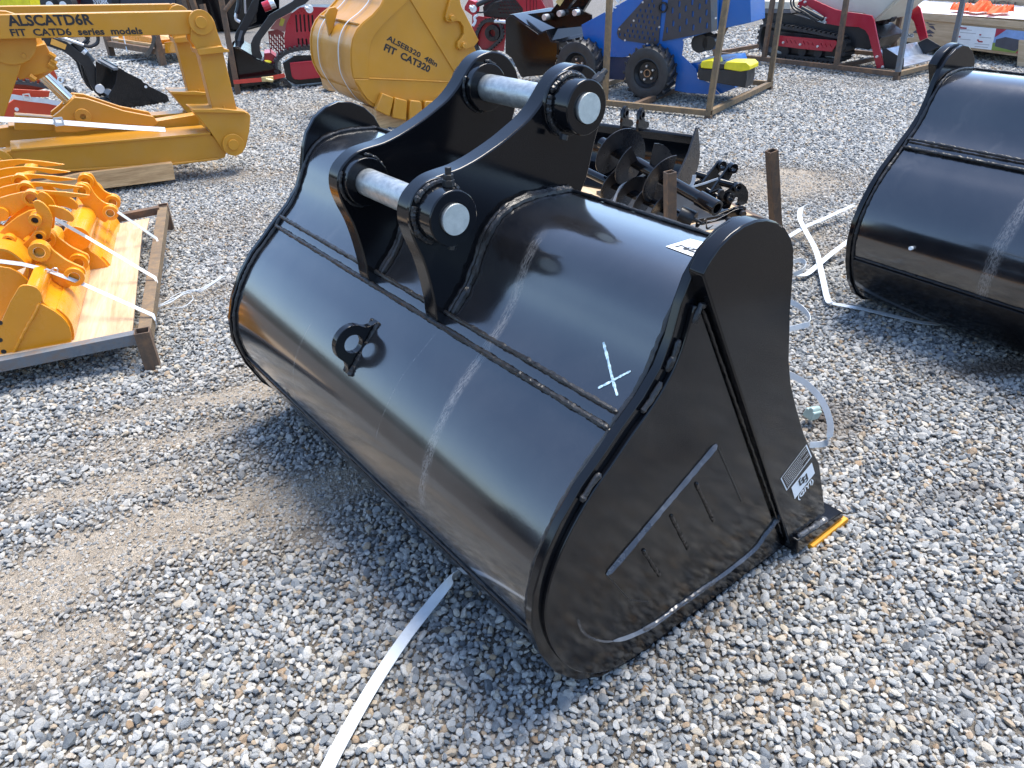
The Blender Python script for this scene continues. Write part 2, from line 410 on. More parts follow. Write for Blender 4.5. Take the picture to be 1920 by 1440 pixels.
def hgt(x,y):
    return .010*(vnoise(x,y,1.6,4)-.5)+.012*(vnoise(x,y,.7,5)-.5)-.006*patch(x,y)
def ground():
    xs=np.concatenate([[-90,-60,-40,-28],np.arange(-20,-5,.5),np.arange(-5,5,.08),np.arange(5,20,.5),[20,28,40,60,90]])
    ys=np.concatenate([[-90,-50,-25,-12,-6,-3,-1],np.arange(0,8,.08),np.arange(8,34,.5),[34,45,60,90]])
    X,Y=np.meshgrid(xs,ys); Zz=hgt(X,Y)-.006; P=patch(X,Y)
    v=np.stack([X.ravel(),Y.ravel(),Zz.ravel()],-1); nx,ny=len(xs),len(ys)
    i=np.arange(nx-1)[None]+np.arange(ny-1)[:,None]*nx
    f=np.stack([i,i+1,i+1+nx,i+nx],-1).reshape(-1,4)
    me=bpy.data.meshes.new('gravel_ground'); me.from_pydata(v.tolist(),[],f.tolist())
    at=me.attributes.new('bare','FLOAT','POINT'); at.data.foreach_set('value',P.ravel().astype(np.float32))
    at=me.attributes.new('damp_or_gap_shade','FLOAT','POINT'); at.data.foreach_set('value',damp_or_gap_shade(X,Y).ravel().astype(np.float32))
    me.polygons.foreach_set('use_smooth',[True]*len(me.polygons))
    k=N('crushed_stone_ground'); pos=k.n('ShaderNodeNewGeometry').outputs['Position']
    a=k.n('ShaderNodeAttribute'); a.attribute_name='bare'
    vo=k.n('ShaderNodeTexVoronoi'); vo.inputs['Scale'].default_value=62; k.l(pos,vo.inputs['Vector'])
    vf=k.n('ShaderNodeTexVoronoi'); vf.inputs['Scale'].default_value=260; k.l(pos,vf.inputs['Vector'])
    stone=k.ramp(vo.outputs['Color'],[(.1,(.10,.115,.13)),(.45,(.22,.235,.25)),(.75,(.36,.36,.35)),(.95,(.45,.41,.35))])
    gap=k.ramp(vo.outputs['Distance'],[(.0,1.),(.5,.55),(.75,.18)])
    stone=k.mix(1.,stone,gap,'MULTIPLY')
    nz=k.noise(9,7,.7,co=pos); soil=k.ramp(nz,[(.3,(.27,.22,.165)),(.5,(.38,.32,.245)),(.7,(.47,.41,.33))])
    grit=k.ramp(vf.outputs['Color'],[(.2,.7),(.8,1.25)]); soil=k.mix(1.,soil,grit,'MULTIPLY')
    sel=k.ramp(k.math('ADD',a.outputs['Fac'],k.math('MULTIPLY',k.math('SUBTRACT',k.noise(14,5,.7,co=pos),.5),.5)),[(.14,0.),(.34,1.)])
    # close to the camera real pebbles lie on dark dusty ground
    sp=k.n('ShaderNodeSeparateXYZ'); k.l(pos,sp.inputs[0])
    far=k.ramp(k.math('DIVIDE',sp.outputs['Y'],20.),[(.42,0.),(.6,1.)])
    under=k.mix(far,(.085,.08,.072),stone)
    under=k.mix(.28,under,soil)
    dm=k.n('ShaderNodeAttribute'); dm.attribute_name='damp_or_gap_shade'
    k.l(k.mix(dm.outputs['Fac'],k.mix(sel,under,soil),(.07,.05,.035)),k.b.inputs['Base Color']); k.b.inputs['Roughness'].default_value=.9
    h=k.math('ADD',k.math('MULTIPLY',k.math('SUBTRACT',.7,vo.outputs['Distance']),far),k.math('MULTIPLY',nz,1.1))
    h=k.math('SUBTRACT',h,k.math('MULTIPLY',vf.outputs['Distance'],.5))
    k.l(k.bump(h,.012,1.),k.b.inputs['Normal'])
    me.materials.append(k.m)
    o=bpy.data.objects.new('gravel_ground',me); C.objects.link(o); o['kind']='structure'; return o
ground()

def pebble_mat():
    k=N('pebble_stone'); oi=k.n('ShaderNodeObjectInfo'); r=oi.outputs['Random']
    at=k.n('ShaderNodeAttribute'); at.attribute_type='INSTANCER'; at.attribute_name='dusty'
    c=k.ramp(r,[(0.,(.095,.11,.125)),(.1,(.16,.18,.20)),(.28,(.25,.265,.275)),(.48,(.33,.34,.34)),(.66,(.41,.41,.40)),(.8,(.51,.50,.47)),(.88,(.43,.375,.29)),(.93,(.30,.205,.125)),(.96,(.58,.56,.51)),(1.,(.36,.355,.34))],'LINEAR')
    v=k.ramp(k.noise(2.2,6,.75),[(.3,.76),(.7,1.18)]); c=k.mix(1.,c,v,'MULTIPLY'); c=k.mix(1.,c,(1.17,1.165,1.14),'MULTIPLY')
    d=k.math('MULTIPLY',at.outputs['Fac'],k.ramp(k.noise(1.3,4,.7),[(.25,.5),(.7,1.)]))
    c=k.mix(d,c,(.40,.335,.255)); dm=k.n('ShaderNodeAttribute'); dm.attribute_type='INSTANCER'; dm.attribute_name='damp_or_gap_shade'
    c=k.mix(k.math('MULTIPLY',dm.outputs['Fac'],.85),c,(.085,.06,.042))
    k.l(c,k.b.inputs['Base Color']); k.b.inputs['Roughness'].default_value=.72
    k.l(k.bump(k.noise(6,5,.7),.06,.45),k.b.inputs['Normal']); return k.m
def pebble_mesh(i,mat):
    r=np.random.default_rng(100+i); bm=bmesh.new(); bmesh.ops.create_icosphere(bm,subdivisions=2,radius=1.)
    nrm=r.normal(size=(11,3)); nrm/=np.linalg.norm(nrm,axis=1)[:,None]; d=r.uniform(.56,.95,11)
    sc=np.array([r.uniform(.95,1.35),r.uniform(.8,1.),r.uniform(.55,.78)])
    for v in bm.verts:
        p=np.array(v.co); p/=np.linalg.norm(p); q=nrm@p; t=np.where(q>.05,d/np.maximum(q,.05),9.)
        e=np.append(t,1.02); rr=-np.log(np.exp(-20*e).sum())/20
        v.co=Vector(p*rr*sc)
    me=bpy.data.meshes.new('pebble'); bm.to_mesh(me); bm.free()
    me.polygons.foreach_set('use_smooth',[True]*len(me.polygons)); me.set_sharp_from_angle(angle=R(20))
    me.materials.append(mat); return me
def gravel():
    pm=pebble_mat(); src=bpy.data.collections.new('pebble_shapes')
    for i in range(14):
        src.objects.link(bpy.data.objects.new('pebble',pebble_mesh(i,pm)))
    pts=[];rad=[];dus=[];gap_shade=[]
    def layer(y0,y1,sp,zoff,r0,r1,seed,keep=1.,fade=None,low=0.):
        r=np.random.default_rng(seed)
        ys=np.arange(y0,y1,sp*.87)
        half=lambda y:.62*np.sqrt(y*y+1.6**2)*1.12+1.0
        X=[];Y=[]
        for j,y in enumerate(ys):
            h=half(max(y,.6)); x=np.arange(-h,h,sp)+(sp/2 if j%2 else 0); X.append(x);Y.append(np.full_like(x,y))
        X=np.concatenate(X);Y=np.concatenate(Y); X=X+r.normal(0,sp*.2,X.size);Y=Y+r.normal(0,sp*.2,Y.size)
        p=patch(X,Y); k=r.random(X.size)>np.clip(p*1.4-.2,0,.74)
        k&=r.random(X.size)<keep
        if fade: k&=r.random(X.size)>np.clip((Y-fade)/(y1-fade),0,1)
        X,Y,p=X[k],Y[k],p[k]
        s=np.clip(r.lognormal(0,.30,X.size),.5,1.9)*(r0+r1)/2
        s*=1-.45*np.clip(p*1.6,0,1)
        zz=hgt(X,Y)+zoff+r.normal(0,.0034,X.size)-.006*np.clip(p*2,0,1)
        pts.append(np.stack([X,Y,zz],-1)); rad.append(s); dus.append(np.clip(p*1.6+r.uniform(0,.16,X.size),0,.85)); gap_shade.append(np.full(X.size,low)*r.uniform(.4,1.3,X.size)*(1-np.clip(p*2,0,1)))
    layer(.35,6.,.0168,.000,.0081,.0095,1)
    layer(.36,6.,.0165,-.0080,.0070,.0084,2,low=.16)  # lower stones coloured darker to imitate shade in the gaps
    layer(.37,5.,.045,.004,.008,.0125,3,.4)
    # small half-buried chips in the bare patches
    r=np.random.default_rng(11); n=150000; X=r.uniform(-3.2,3.,n); Y=r.uniform(.6,5.5,n); p=patch(X,Y); k=r.random(n)<np.clip(p*2.2,.08,.9); X,Y,p=X[k],Y[k],p[k]
    pts.append(np.stack([X,Y,hgt(X,Y)-.006+r.uniform(-.002,.002,X.size)],-1)); rad.append(r.uniform(.0025,.0080,X.size)); dus.append(r.uniform(.1,.6,X.size)); gap_shade.append(np.zeros(X.size))
    layer(6.,9.5,.0215,-.001,.0110,.0120,4)
    layer(9.5,15,.040,-.001,.018,.021,5,1.,11.5)
    P=np.concatenate(pts);Rr=np.concatenate(rad);D=np.concatenate(dus)
    print('pebbles',len(P))
    r=np.random.default_rng(5); n=len(P)
    rot=np.stack([r.uniform(-.75,.75,n),r.uniform(-.75,.75,n),r.uniform(0,2*PI,n)],-1)
    me=bpy.data.meshes.new('gravel_stones'); me.vertices.add(n); me.vertices.foreach_set('co',P.ravel().astype(np.float32))
    for nm,ty,dat in (('rad','FLOAT',Rr),('dusty','FLOAT',D),('damp_or_gap_shade','FLOAT',np.maximum(damp_or_gap_shade(P[:,0],P[:,1]),np.clip(np.concatenate(gap_shade),0,1)))):  # stones carry wet soil spots plus the painted gap shade
        a=me.attributes.new(nm,ty,'POINT'); a.data.foreach_set('value',dat.astype(np.float32))
    a=me.attributes.new('rot','FLOAT_VECTOR','POINT'); a.data.foreach_set('vector',rot.ravel().astype(np.float32))
    a=me.attributes.new('idx','INT','POINT'); a.data.foreach_set('value',r.integers(0,14,n).astype(np.int32))
    o=bpy.data.objects.new('gravel_stones',me); C.objects.link(o)
    tag(o,kind='stuff',label='loose grey and tan crushed gravel covering the whole yard',cat='gravel')
    g=bpy.data.node_groups.new('scatter_pebbles','GeometryNodeTree')
    g.interface.new_socket('Geometry',in_out='INPUT',socket_type='NodeSocketGeometry'); g.interface.new_socket('Geometry',in_out='OUTPUT',socket_type='NodeSocketGeometry')
    nn=g.nodes; gi=nn.new('NodeGroupInput'); go=nn.new('NodeGroupOutput'); ip=nn.new('GeometryNodeInstanceOnPoints'); ci=nn.new('GeometryNodeCollectionInfo')
    ci.inputs['Collection'].default_value=src; ci.inputs['Separate Children'].default_value=True; ci.inputs['Reset Children'].default_value=True
    def na(name,ty):
        x=nn.new('GeometryNodeInputNamedAttribute'); x.data_type=ty; x.inputs[0].default_value=name; return x.outputs[0]
    L=g.links.new
    L(gi.outputs[0],ip.inputs['Points']); L(ci.outputs[0],ip.inputs['Instance']); ip.inputs['Pick Instance'].default_value=True
    L(na('idx','INT'),ip.inputs['Instance Index']); L(na('rad','FLOAT'),ip.inputs['Scale'])
    er=nn.new('FunctionNodeEulerToRotation'); L(na('rot','FLOAT_VECTOR'),er.inputs[0]); L(er.outputs[0],ip.inputs['Rotation'])
    L(ip.outputs[0],go.inputs[0])
    md=o.modifiers.new('scatter','NODES'); md.node_group=g
    return o
gravel()
# added dark ring, unseen by the camera, shaped to darken the mirrored horizon
def added_hills():
    mb=MB(); n=96; prof=[(62,-.5),(64,3.6),(70,6.2),(80,7.6),(90,8.)]; vs=[];fs=[]
    for i in range(n):
        a=2*PI*i/n; q=.75+.35*math.sin(a*5+1)+.2*math.sin(a*11)
        for r_,h in prof: vs.append((r_*math.cos(a),r_*math.sin(a),h*q))
    k=len(prof)
    for i in range(n):
        for j in range(k-1): fs.append((i*k+j,((i+1)%n)*k+j,((i+1)%n)*k+j+1,i*k+j+1))
    mb.add(vs,fs); o=mb.build('added_hills',simple('added_hills_dark',(.035,.034,.024),.95,var=.4)); o['kind']='structure'
added_hills()

# ================================================================== main bucket
BW=1.70
BACK=[(.13,.004),(.0,.0),(-.25,-.006),(-.40,-.004),(-.50,.006),(-.60,.032),(-.68,.085),(-.745,.165),(-.79,.265),(-.812,.365),(-.806,.45),(-.78,.525),(-.735,.600),(-.68,.665),(-.63,.707),(-.575,.757),(-.52,.802),(-.475,.852),(-.447,.910),(-.43,.975),(-.408,1.025),(-.372,1.068),(-.325,1.096),(-.275,1.108),(-.225,1.100),(-.178,1.076),(-.143,1.040),(-.124,1.000),(-.113,.955),(-.104,.900),(-.085,.817),(-.064,.73),(-.036,.660),(.005,.578),(.07,.468),(.115,.404),(.186,.317),(.285,.083),(.30,.03)]
SHELL_LO=[(.20,.022),(.0,.014),(-.25,.012),(-.40,.014),(-.49,.022),(-.585,.048),(-.665,.100),(-.728,.176),(-.772,.272),(-.794,.365),(-.789,.446),(-.764,.517),(-.720,.590),(-.667,.653),(-.617,.696),(-.570,.738)]
SHELL_UP=[(-.580,.728),(-.560,.752),(-.512,.795),(-.478,.838),(-.450,.890),(-.425,.935),(-.395,.970),(-.355,.994),(-.305,1.005),(-.25,1.007),(-.18,1.002),(-.144,.998)]
def offs(pl,d):
    P=[Vector(p) for p in pl]; o=[]
    for i,p in enumerate(P):
        t=(P[min(i+1,len(P)-1)]-P[max(i-1,0)]).normalized(); o.append((p.x-t.y*d,p.y+t.x*d))
    return o
def sheet(profile,y0,y1,th,ny=2,inward=1):
    """curved plate: profile extruded along y with thickness"""
    a=profile; b=offs(profile,-th*inward)
    return MB().prism(a+b[::-1],y0,y1)
def bucket_body(t,mat,shellmat,W_=BW,ears=True,seed=0):
    lo=cr(SHELL_LO,6); up=cr(SHELL_UP,6)
    # direction: profile runs bottom -> top, outside is to the left of travel (back)
    o=sheet(lo,.001,W_-.001,.022,inward=1).build('lower_shell',shellmat,t,ang=40)
    o=sheet(up,.001,W_-.001,.020,inward=1).build('upper_shell',shellmat,t,ang=40)
    MB().prism([(-.150,1.0),(-.144,.998),(-.100,.985),(-.085,.955),(-.085,.925),(-.105,.92),(-.112,.95),(-.15,.977)],.001,W_-.001).build('lip_plate',mat,t,.004)
    # base wear strips along the lower back
    wl=[p for p in cr(SHELL_LO,6) if -.80<p[0]<-.2 and p[1]<.30]
    MB().prism(wl+offs(wl,.008)[::-1],.03,W_-.03).build('heel_wear_plate',mat,t,.002)
    for nm,y0,y1 in (('side_plate',0,.022),('side_plate',W_-.022,W_)):
        MB().prism(BACK,y0,y1).build(nm,mat,t,.003)
    return lo,up
def edge_details(t,mat,W_,lo,up,r=random):
    # welds where shell meets both side plates
    for y in (.024,W_-.024):
        w=MB()
        for pl in (lo,up):
            pl2=[p for p in pl if p[1]>.04 or p[0]<-.3]
            w.bead([(a,y+(.004 if y<.5 else -.004),b) for a,b in offs(pl2,.004)],.0085)
        w.build('edge_weld',M['weld'],t)
    w=MB(); w.bead([(-.581,y,.742) for y in np.arange(.03,W_-.03,.0055)],.0082,.0055,.3)
    w.build('seam_weld',M['weld'],t)
    w=MB(); w.bead([(-.558,y,.770) for y in np.arange(.03,W_-.03,.0055)],.0075,.0055,.3)
    w.build('seam_weld',M['weld'],t)
    w=MB(); w.bead([(-.783,y,.298) for y in np.arange(.03,W_-.03,.009)],.0055,.009,.3); w.build('heel_weld',M['weld'],t)
    w=MB(); w.bead([(-.146,y,1.003) for y in np.arange(.03,W_-.03,.009)],.006,.009,.3); w.build('lip_weld',M['weld'],t)

MF=Frame(gnd(1409.8,1071.7),37.21)
main=thing('excavator_bucket','big glossy black digging bucket with a pale painted X and two zinc pins','bucket',MF)
lo,up=bucket_body(main,M['black'],M['shell']); edge_details(main,M['black'],BW,lo,up)
FULL=lo+up
def on_shell(px,py,lift=.0):
    """where the sight line meets the bucket's back shell (local coords)"""
    d=ray(px,py); best=None
    u0=(CO-MF.o).dot(MF.u); w0=(CO-MF.o).dot(MF.w); z0=CO.z; du=d.dot(MF.u);dw=d.dot(MF.w);dz=d.z
    for (a,b) in zip(FULL[:-1],FULL[1:]):
        ex,ez=b[0]-a[0],b[1]-a[1]; det=du*(-ez)+dz*ex
        if abs(det)<1e-9: continue
        rx,rz=a[0]-u0,a[1]-z0; tt=(rx*(-ez)+rz*ex)/det; s=(du*rz-dz*rx)/det
        if -1e-4<=s<=1.0001 and tt>0 and (best is None or tt<best[0]):
            L=math.hypot(ex,ez); n=(-ez/L,ex/L); best=(tt,Vector((u0+du*tt+n[0]*lift,w0+dw*tt,z0+dz*tt+n[1]*lift)),Vector((n[0],0,n[1])))
    return best[1],best[2]
# --- side reinforcing (near and far)
BAR=[(-.417,1.043),(-.399,1.069),(-.377,1.088),(-.344,1.104),(-.308,1.113),(-.272,1.114),(-.238,1.108),(-.203,1.095),(-.169,1.073),(-.143,1.047),(-.127,1.021),(-.117,.985),(-.111,.950),(-.104,.910),(-.096,.862),(-.085,.817),(-.066,.735),(-.039,.662),(.005,.578),(.07,.468),(.115,.404),(.186,.317),(.29,.083),(.15,.075),(.12,.055)]
for s in (0,1):
    f=(lambda y:y) if s==0 else (lambda y:BW-y)
    if s==0: MB().prism(BAR,f(-.034),f(0.003)).build('side_cutter',M['black'],main,.004)
    PAN=[(p[0]+.0,p[1]) for p in BACK[:5]]
    outl=offs(cr(BACK[:20],3),-.028)
    outl=[p for p in outl if p[1]>.03]
    pan=outl+[(-.385,1.0),(-.40,1.01)]
    # keep the inset panel behind the cutter's rear line
    q=[p for p in outl if not (p[1]>.98)]
    line=[(-.388,.965),(.108,.055)]
    MB().prism(q+line,f(-.012),f(.001)).build('side_panel',M['black'],main,.003)
    if s==0:
        beads('panel_weld',[[(a,f(-.012),b) for a,b in [(-.402,.93),(-.385,.965),(-.372,.958)]]],.009,M['weld'],main)
        gro=offs(cr(BACK[4:19],3),-.016)
        gro=[p for p in gro if p[1]>.34]
        for a0,a1 in ((.88,1.),(.74,.87),(.40,.55)):
            i0,i1=int(a0*len(gro)),int(a1*len(gro)); seg=[(a,f(-.007),b) for a,b in gro[i0:i1]]
            beads('panel_weld',[seg],.009,M['weld'],main)
        w=MB(); w.bead([(-.395+.515*i/60,f(-.013),.985-.925*i/60) for i in range(2,60)],.006,.008,.3); w.build('cutter_weld',M['black'],main)
# --- raised marks on the near side panel
sp=lambda pts,o=-.012:[(a,o,b) for a,b in MF.T(pts,o)]
top=sp([(1137,1078),(1343,833)]); 
WB=paint('bar_sky_sheen_paint',(.03,.034,.042),.22,.0002,.35,(.42,.43,.44),coat=.6,pscale=60)  # paler greys painted in to imitate sky sheen on the bars
m=MB(); m.fillet([Vector(top[0]).lerp(Vector(top[1]),i/40) for i in range(41)],(0,-1,0),.016,.009); m.build('wear_bar',WB,main,ang=20)
cv=sp(cr([(1083,1160),(1092,1183),(1110,1197),(1140,1203),(1180,1193),(1225,1170),(1270,1137),(1330,1095),(1375,1062),(1415,1028),(1435,1000),(1463,965)],4))
m=MB(); m.fillet(cv[:14],(0,-1,0),.008,.004); m.build('wear_bar',WB,main,ang=20)
m=MB(); m.fillet(cv[13:],(0,-1,0),.014,.008); m.build('wear_bar',WB,main,ang=20)
beads('wear_bar_weld',[cv[18:30],cv[38:]],.0095,WB,main)
for a,b in (((1205,1030),(1237,1080)),((1257,965),(1290,1030)),((1304,905),(1338,978))):
    q=sp([a,b]); beads('plug_weld',[[Vector(q[0]).lerp(Vector(q[1]),i/14) for i in range(15)]],.0065,M['black'],main,.004,.2)
for pl in ([(1343,833),(1390,940)],[(1137,1078),(1180,1125),(1215,1128)]):
    q=sp(pl); MB().tube(q,.0022,5).build('panel_line',M['weld'],main)
# --- cutting edge with orange guard
MB().prism([(.128,.078),(.368,.050),(.382,.022),(.140,.018)],-.050,BW+.034).build('cutting_edge',M['black'],main,.003)
w=MB(); q=sp([(1497,1007),(1556,961)],-.034); w.bead([(.14+.15*i/24,-.040,.079-.0172*i/24) for i in range(25)],.012); w.build('cutting_edge_weld',WB,main)
MB().prism([(.21,.012),(.395,.016),(.404,.006),(.398,-.012),(.21,-.012)],-.058,BW+.03).build('edge_guard',M['prot'],main,.002,label='orange guard strip under the cutting edge')
# --- ears
EAR=[(-.583,.752),(-.585,.79),(-.589,.829),(-.597,.879),(-.608,.926),(-.622,.963),(-.633,1.0),(-.636,1.03),(-.630,1.058),(-.616,1.079),(-.594,1.096),(-.571,1.108),(-.546,1.114),(-.515,1.117),(-.483,1.120),(-.44,1.130),(-.40,1.143),(-.352,1.161),(-.307,1.182),(-.27,1.201),(-.239,1.225),(-.215,1.250),(-.193,1.274),(-.170,1.293),(-.141,1.304),(-.111,1.307),(-.083,1.301),(-.058,1.288),(-.038,1.268),(-.024,1.243),(-.018,1.211),(-.021,1.181),(-.031,1.150),(-.043,1.118),(-.055,1.08),(-.067,1.035),(-.083,.999),(-.12,.955),(-.20,.95),(-.30,.96),(-.42,.87),(-.50,.77),(-.56,.735)]
eo=cr(EAR,2,True)
YS=((.644,.700),(1.0,1.056))
for y0,y1 in YS: MB().prism(eo,y0,y1).build('hanger_ear',M['black'],main,.004,ang=25)
PU,PL=(-.150,1.219),(-.560,1.034)
for (cx,cz),k in ((PU,0),(PL,1)):
    MB().cyl((cx,.560,cz),(cx,1.078,cz),.0365,40).build('pin',M['zinc'],main,.0015)
    MB().cyl((cx,.5585,cz),(cx,.561,cz),.0362,40).build('pin_end',M['pinface'],main)
    m=MB(); m.pipe((cx,.568,cz),(cx,.646,cz),.066,.038,40); m.build('pin_boss',M['black'],main,.003)
    m=MB(); m.pipe((cx,.634,cz),(cx,.646,cz),.080,.06,40); m.build('boss_collar',M['black'],main,.002)
    m=MB(); m.pipe((cx,1.054,cz),(cx,1.075,cz),.060,.038,32); m.build('pin_boss',M['black'],main,.003)
    for ya,yb in ((.972,1.002),):
        m=MB(); m.pipe((cx,ya,cz),(cx,yb,cz),.064,.038,32); m.build('inner_bush',M['black'],main,.002)
    for yy,rr,a0,a1 in ((.630,.070,.7,2.6),(.630,.070,2.7,4.4),(.997,.068,.3,1.4),(.997,.068,2.6,4.6),(.997,.068,-.7,.1)):
        beads('boss_weld',[[(cx+rr*math.cos(a),yy,cz+rr*math.sin(a)) for a in np.linspace(a0,a1,40)]],.0095 if yy<.9 else .006,M['weld'],main,.005,.3)
    # lock bolt and grease plug
    m=MB()
    if k: c=Vector((cx+.012,.600,cz+.066)); d=Vector((.05,0,1)).normalized()
    else: c=Vector((cx+.055,.600,cz+.047)); d=Vector((.85,0,.6)).normalized()
    m.cyl(c,c+d*.016,.0145,6); m.cyl(c+d*.016,c+d*.028,.0125,6); m.cyl(c+d*.028,c+d*.044,.0075,12)
    m.build('lock_bolt',M['satin'],main,.001)
    m=MB(); c=Vector((cx-.045,.600,cz-.060)) if not k else Vector((cx+.012,.600,cz-.072)); m.cyl(c,c+Vector((-.3,0,-1)).normalized()*.014,.011,6); m.build('lock_nut',M['satin'],main,.001)
# welds of ears onto the shell: outside of near ear, inside both
def shell_path(y,a,b):
    return [(p[0],y,p[1]) for p in offs(up,.005)[int(a*len(up)):int(b*len(up))]]
for y in (.640,.704,.996,1.06):
    pth=[(x,y,z) for x,_,z in shell_path(y,.12,1.)]; dy=-.012 if y in (.640,.996) else .012
    beads('ear_weld',[pth,[(x,y+dy,z-.002) for x,_,z in pth]],.0125,M['weld'],main)
# --- lifting eye on the shell
best=min(((math.hypot(*(Vector(MF.uz(655,702,y))-Vector(p))),y) for y in np.arange(.7,1.3,.01) for p in lo)); EY=best[1]
b0=MF.uz(655,702,EY); b1=MF.uz(712,603,EY)
# snap both foot points on the shell profile
def snap(p): return min(lo,key=lambda q:math.hypot(q[0]-p[0],q[1]-p[1]))
eye=MF.T(Z(620,580,.1,[(350,1200),(330,1150),(350,1060),(340,980),(240,900),(100,830),(70,700),(80,560),(170,400),(320,300),(500,270),(620,300),(690,260),(780,200),(880,200),(920,230)]) ,EY) if False else None
c0,c1=Vector(snap(b0)),Vector(snap(b1)); ax=(c1-c0); L=ax.length; ax.normalize(); nn=Vector((-ax.y,ax.x))
if nn.x>0: nn=-nn
def ep(s_,h): v=(c0+c1)/2+ax*s_+nn*h; return (v.x,v.y)
hr=.027; cen=(0.,.042); pts=[ep(-L/2,-.01),ep(-L/2,.004),ep(-L/2*.84,.012),ep(-L/2*.7,.024)]+[ep(cen[0]+.054*math.cos(a),cen[1]+.050*math.sin(a)) for a in np.linspace(PI*1.02,-.02*PI,17)]+[ep(L/2*.7,.024),ep(L/2*.84,.012),ep(L/2,.004),ep(L/2,-.01)]
hole=[ep(cen[0]+hr*math.cos(a),cen[1]-.004+hr*math.sin(a)) for a in np.linspace(0,2*PI,24,endpoint=False)]
MB().prism(pts,EY,EY+.022,holes=[hole]).build('lifting_eye',M['black'],main,.0015)
for yy in (EY-.004,EY+.026):
    w=[]; w.append([(ep(s_,.004)[0],yy,ep(s_,.004)[1]) for s_ in np.linspace(-L/2,L/2*.0-.01,20)]); w.append([(ep(s_,.004)[0],yy,ep(s_,.004)[1]) for s_ in np.linspace(.015,L/2,20)])
    beads('eye_weld',w,.009,M['weld'],main)
# small drain holes
for px,py in ((541,738),(762,945)):
    p,n=on_shell(px,py,.0008); m=MB(); m.cyl(p-n*.002,p,.009,14); m.build('drain_hole',M['ink'],main)
# --- paint-marker X
def draw(name,px,wd,mat,lab=None):
    P=[on_shell(a,b,.0012) for a,b in px]
    path=[p for p,n in P]; sd=[(path[min(i+1,len(path)-1)]-path[max(i-1,0)]).cross(P[i][1]) for i in range(len(path))]
    wl_=[wd*random.uniform(.7,1.25)*(.55 if i in (0,len(path)-1) else 1) for i in range(len(path))]
    return MB().strap(path,wl_,sd,.0004).build(name,mat,main,label=lab)
draw('marker_stroke',cr([(1132,642),(1138,665),(1144,690),(1150,715),(1158,742)],7),.0062,M['chalk'],'long pale stroke of the painted X')
draw('marker_stroke',cr([(1122,728),(1140,719),(1160,708),(1183,696)],7),.005,M['chalk'],'short pale stroke of the painted X')
# --- lot sticker on top of the shell
cs=[on_shell(a,b,.0015) for a,b in ((1294,449),(1350,463),(1316,487),(1248,463))]
nrm=sum((c[1] for c in cs),Vector())/4; cc=[c[0] for c in cs]
grid=[[None]*9 for _ in range(9)]
for i in range(9):
    for j in range(9):
        a,b=i/8,j/8; px=(1-a)*((1-b)*1294+b*1348)+a*((1-b)*1248+b*1315); py=(1-a)*((1-b)*449+b*462)+a*((1-b)*463+b*488)
        grid[i][j]=on_shell(px,py,.0015)[0]
m=MB(); m.add([v for r_ in grid for v in r_],[(i*9+j,i*9+j+1,i*9+j+10,i*9+j+9) for i in range(8) for j in range(8)])
m.build('lot_sticker',M['label'],main)
def on_sticker(body,a,b,size,bold):
    p,n=on_shell(*b,.0022); q,_=on_shell(*a,.0022); xd=(p-q).normalized(); yd=n.cross(xd).normalized()
    return text('lot_number',body,M['ink'],main,q,size,xd,yd,bold,.2,.0003)
on_sticker('K29-1',(1322,474),(1268,458),.026,.001)
on_sticker('B/L',(1338,462),(1296,452),.013,.0006)
# --- stickers on the side cutter
so_=-.0352
def quad_decal(name,px,mat,off,parent,th=.0006,label=None):
    q=MF.T(px,off); return MB().prism(q,off-th,off).build(name,mat,parent,label=label)
DP=[(1512.3,833.5),(1522,855.8),(1474.4,920),(1463.7,897.6)]
quad_decal('data_plate',DP,M['label'],so_,main,label='small black data plate with pale border and fine print')
def shrink(P,k,k2=None):
    cx=sum(p[0] for p in P)/4; cy=sum(p[1] for p in P)/4; return [(cx+(p[0]-cx)*k,cy+(p[1]-cy)*k) for p in P]
quad_decal('data_plate_field',shrink(DP,.93),M['black'],so_-.0007,main)
q=[Vector((a,so_-.0016,b)) for a,b in MF.T(DP,so_)]
xd=(q[0]-q[3]).normalized(); yd=(q[3]-q[2]).normalized(); yd=(yd-xd*yd.dot(xd)).normalized(); Lx=(q[0]-q[3]).length; Ly=(q[3]-q[2]).length
# fine unreadable print as thin pale lines
m=MB()
for i in range(7):
    y=.12+.76*i/6; x=.07
    while x<.93-.25*(i%3==2):
        l=random.uniform(.02,.07); a=q[3].lerp(q[0],x)+(q[2]-q[3])*y; b=q[3].lerp(q[0],min(x+l,.95))+(q[2]-q[3])*y; m.obox(a,b,.0012,.0003,(0,1,0)) ; x+=l+.015
m.build('fine_print',M['label'],main,kind='stuff')
WS=[(1522,867.5),(1527.5,887),(1490,935.5),(1483.8,914)]
quad_decal('maker_sticker',WS,M['label'],so_,main,label='white sticker with black square-cross emblem and GIYI lettering')
q=[Vector((a,so_-.0012,b)) for a,b in MF.T(WS,so_)]
A_,B_,C_,D_=q[3],q[0],q[1],q[2]     # left-top, right-top, right-bottom, left-bottom
def sv(x,y): return A_.lerp(B_,x).lerp(D_.lerp(C_,x),y)
m=MB()
for (x0,y0,x1,y1,t_) in ((.34,.10,.34,.55,.011),(.34,.10,.44,.10,.009),(.34,.55,.66,.55,.009),(.40,.32,.60,.32,.009),(.66,.25,.66,.80,.011),(.56,.80,.66,.80,.009),(.50,.2,.50,.68,.011)):
    m.obox(sv(x0,y0),sv(x1,y1),t_*.55,.0006,(0,1,0))
m.build('emblem',M['ink'],main)
xd=(B_-A_).normalized(); yd=(A_-D_); yd=(yd-xd*yd.dot(xd)).normalized()
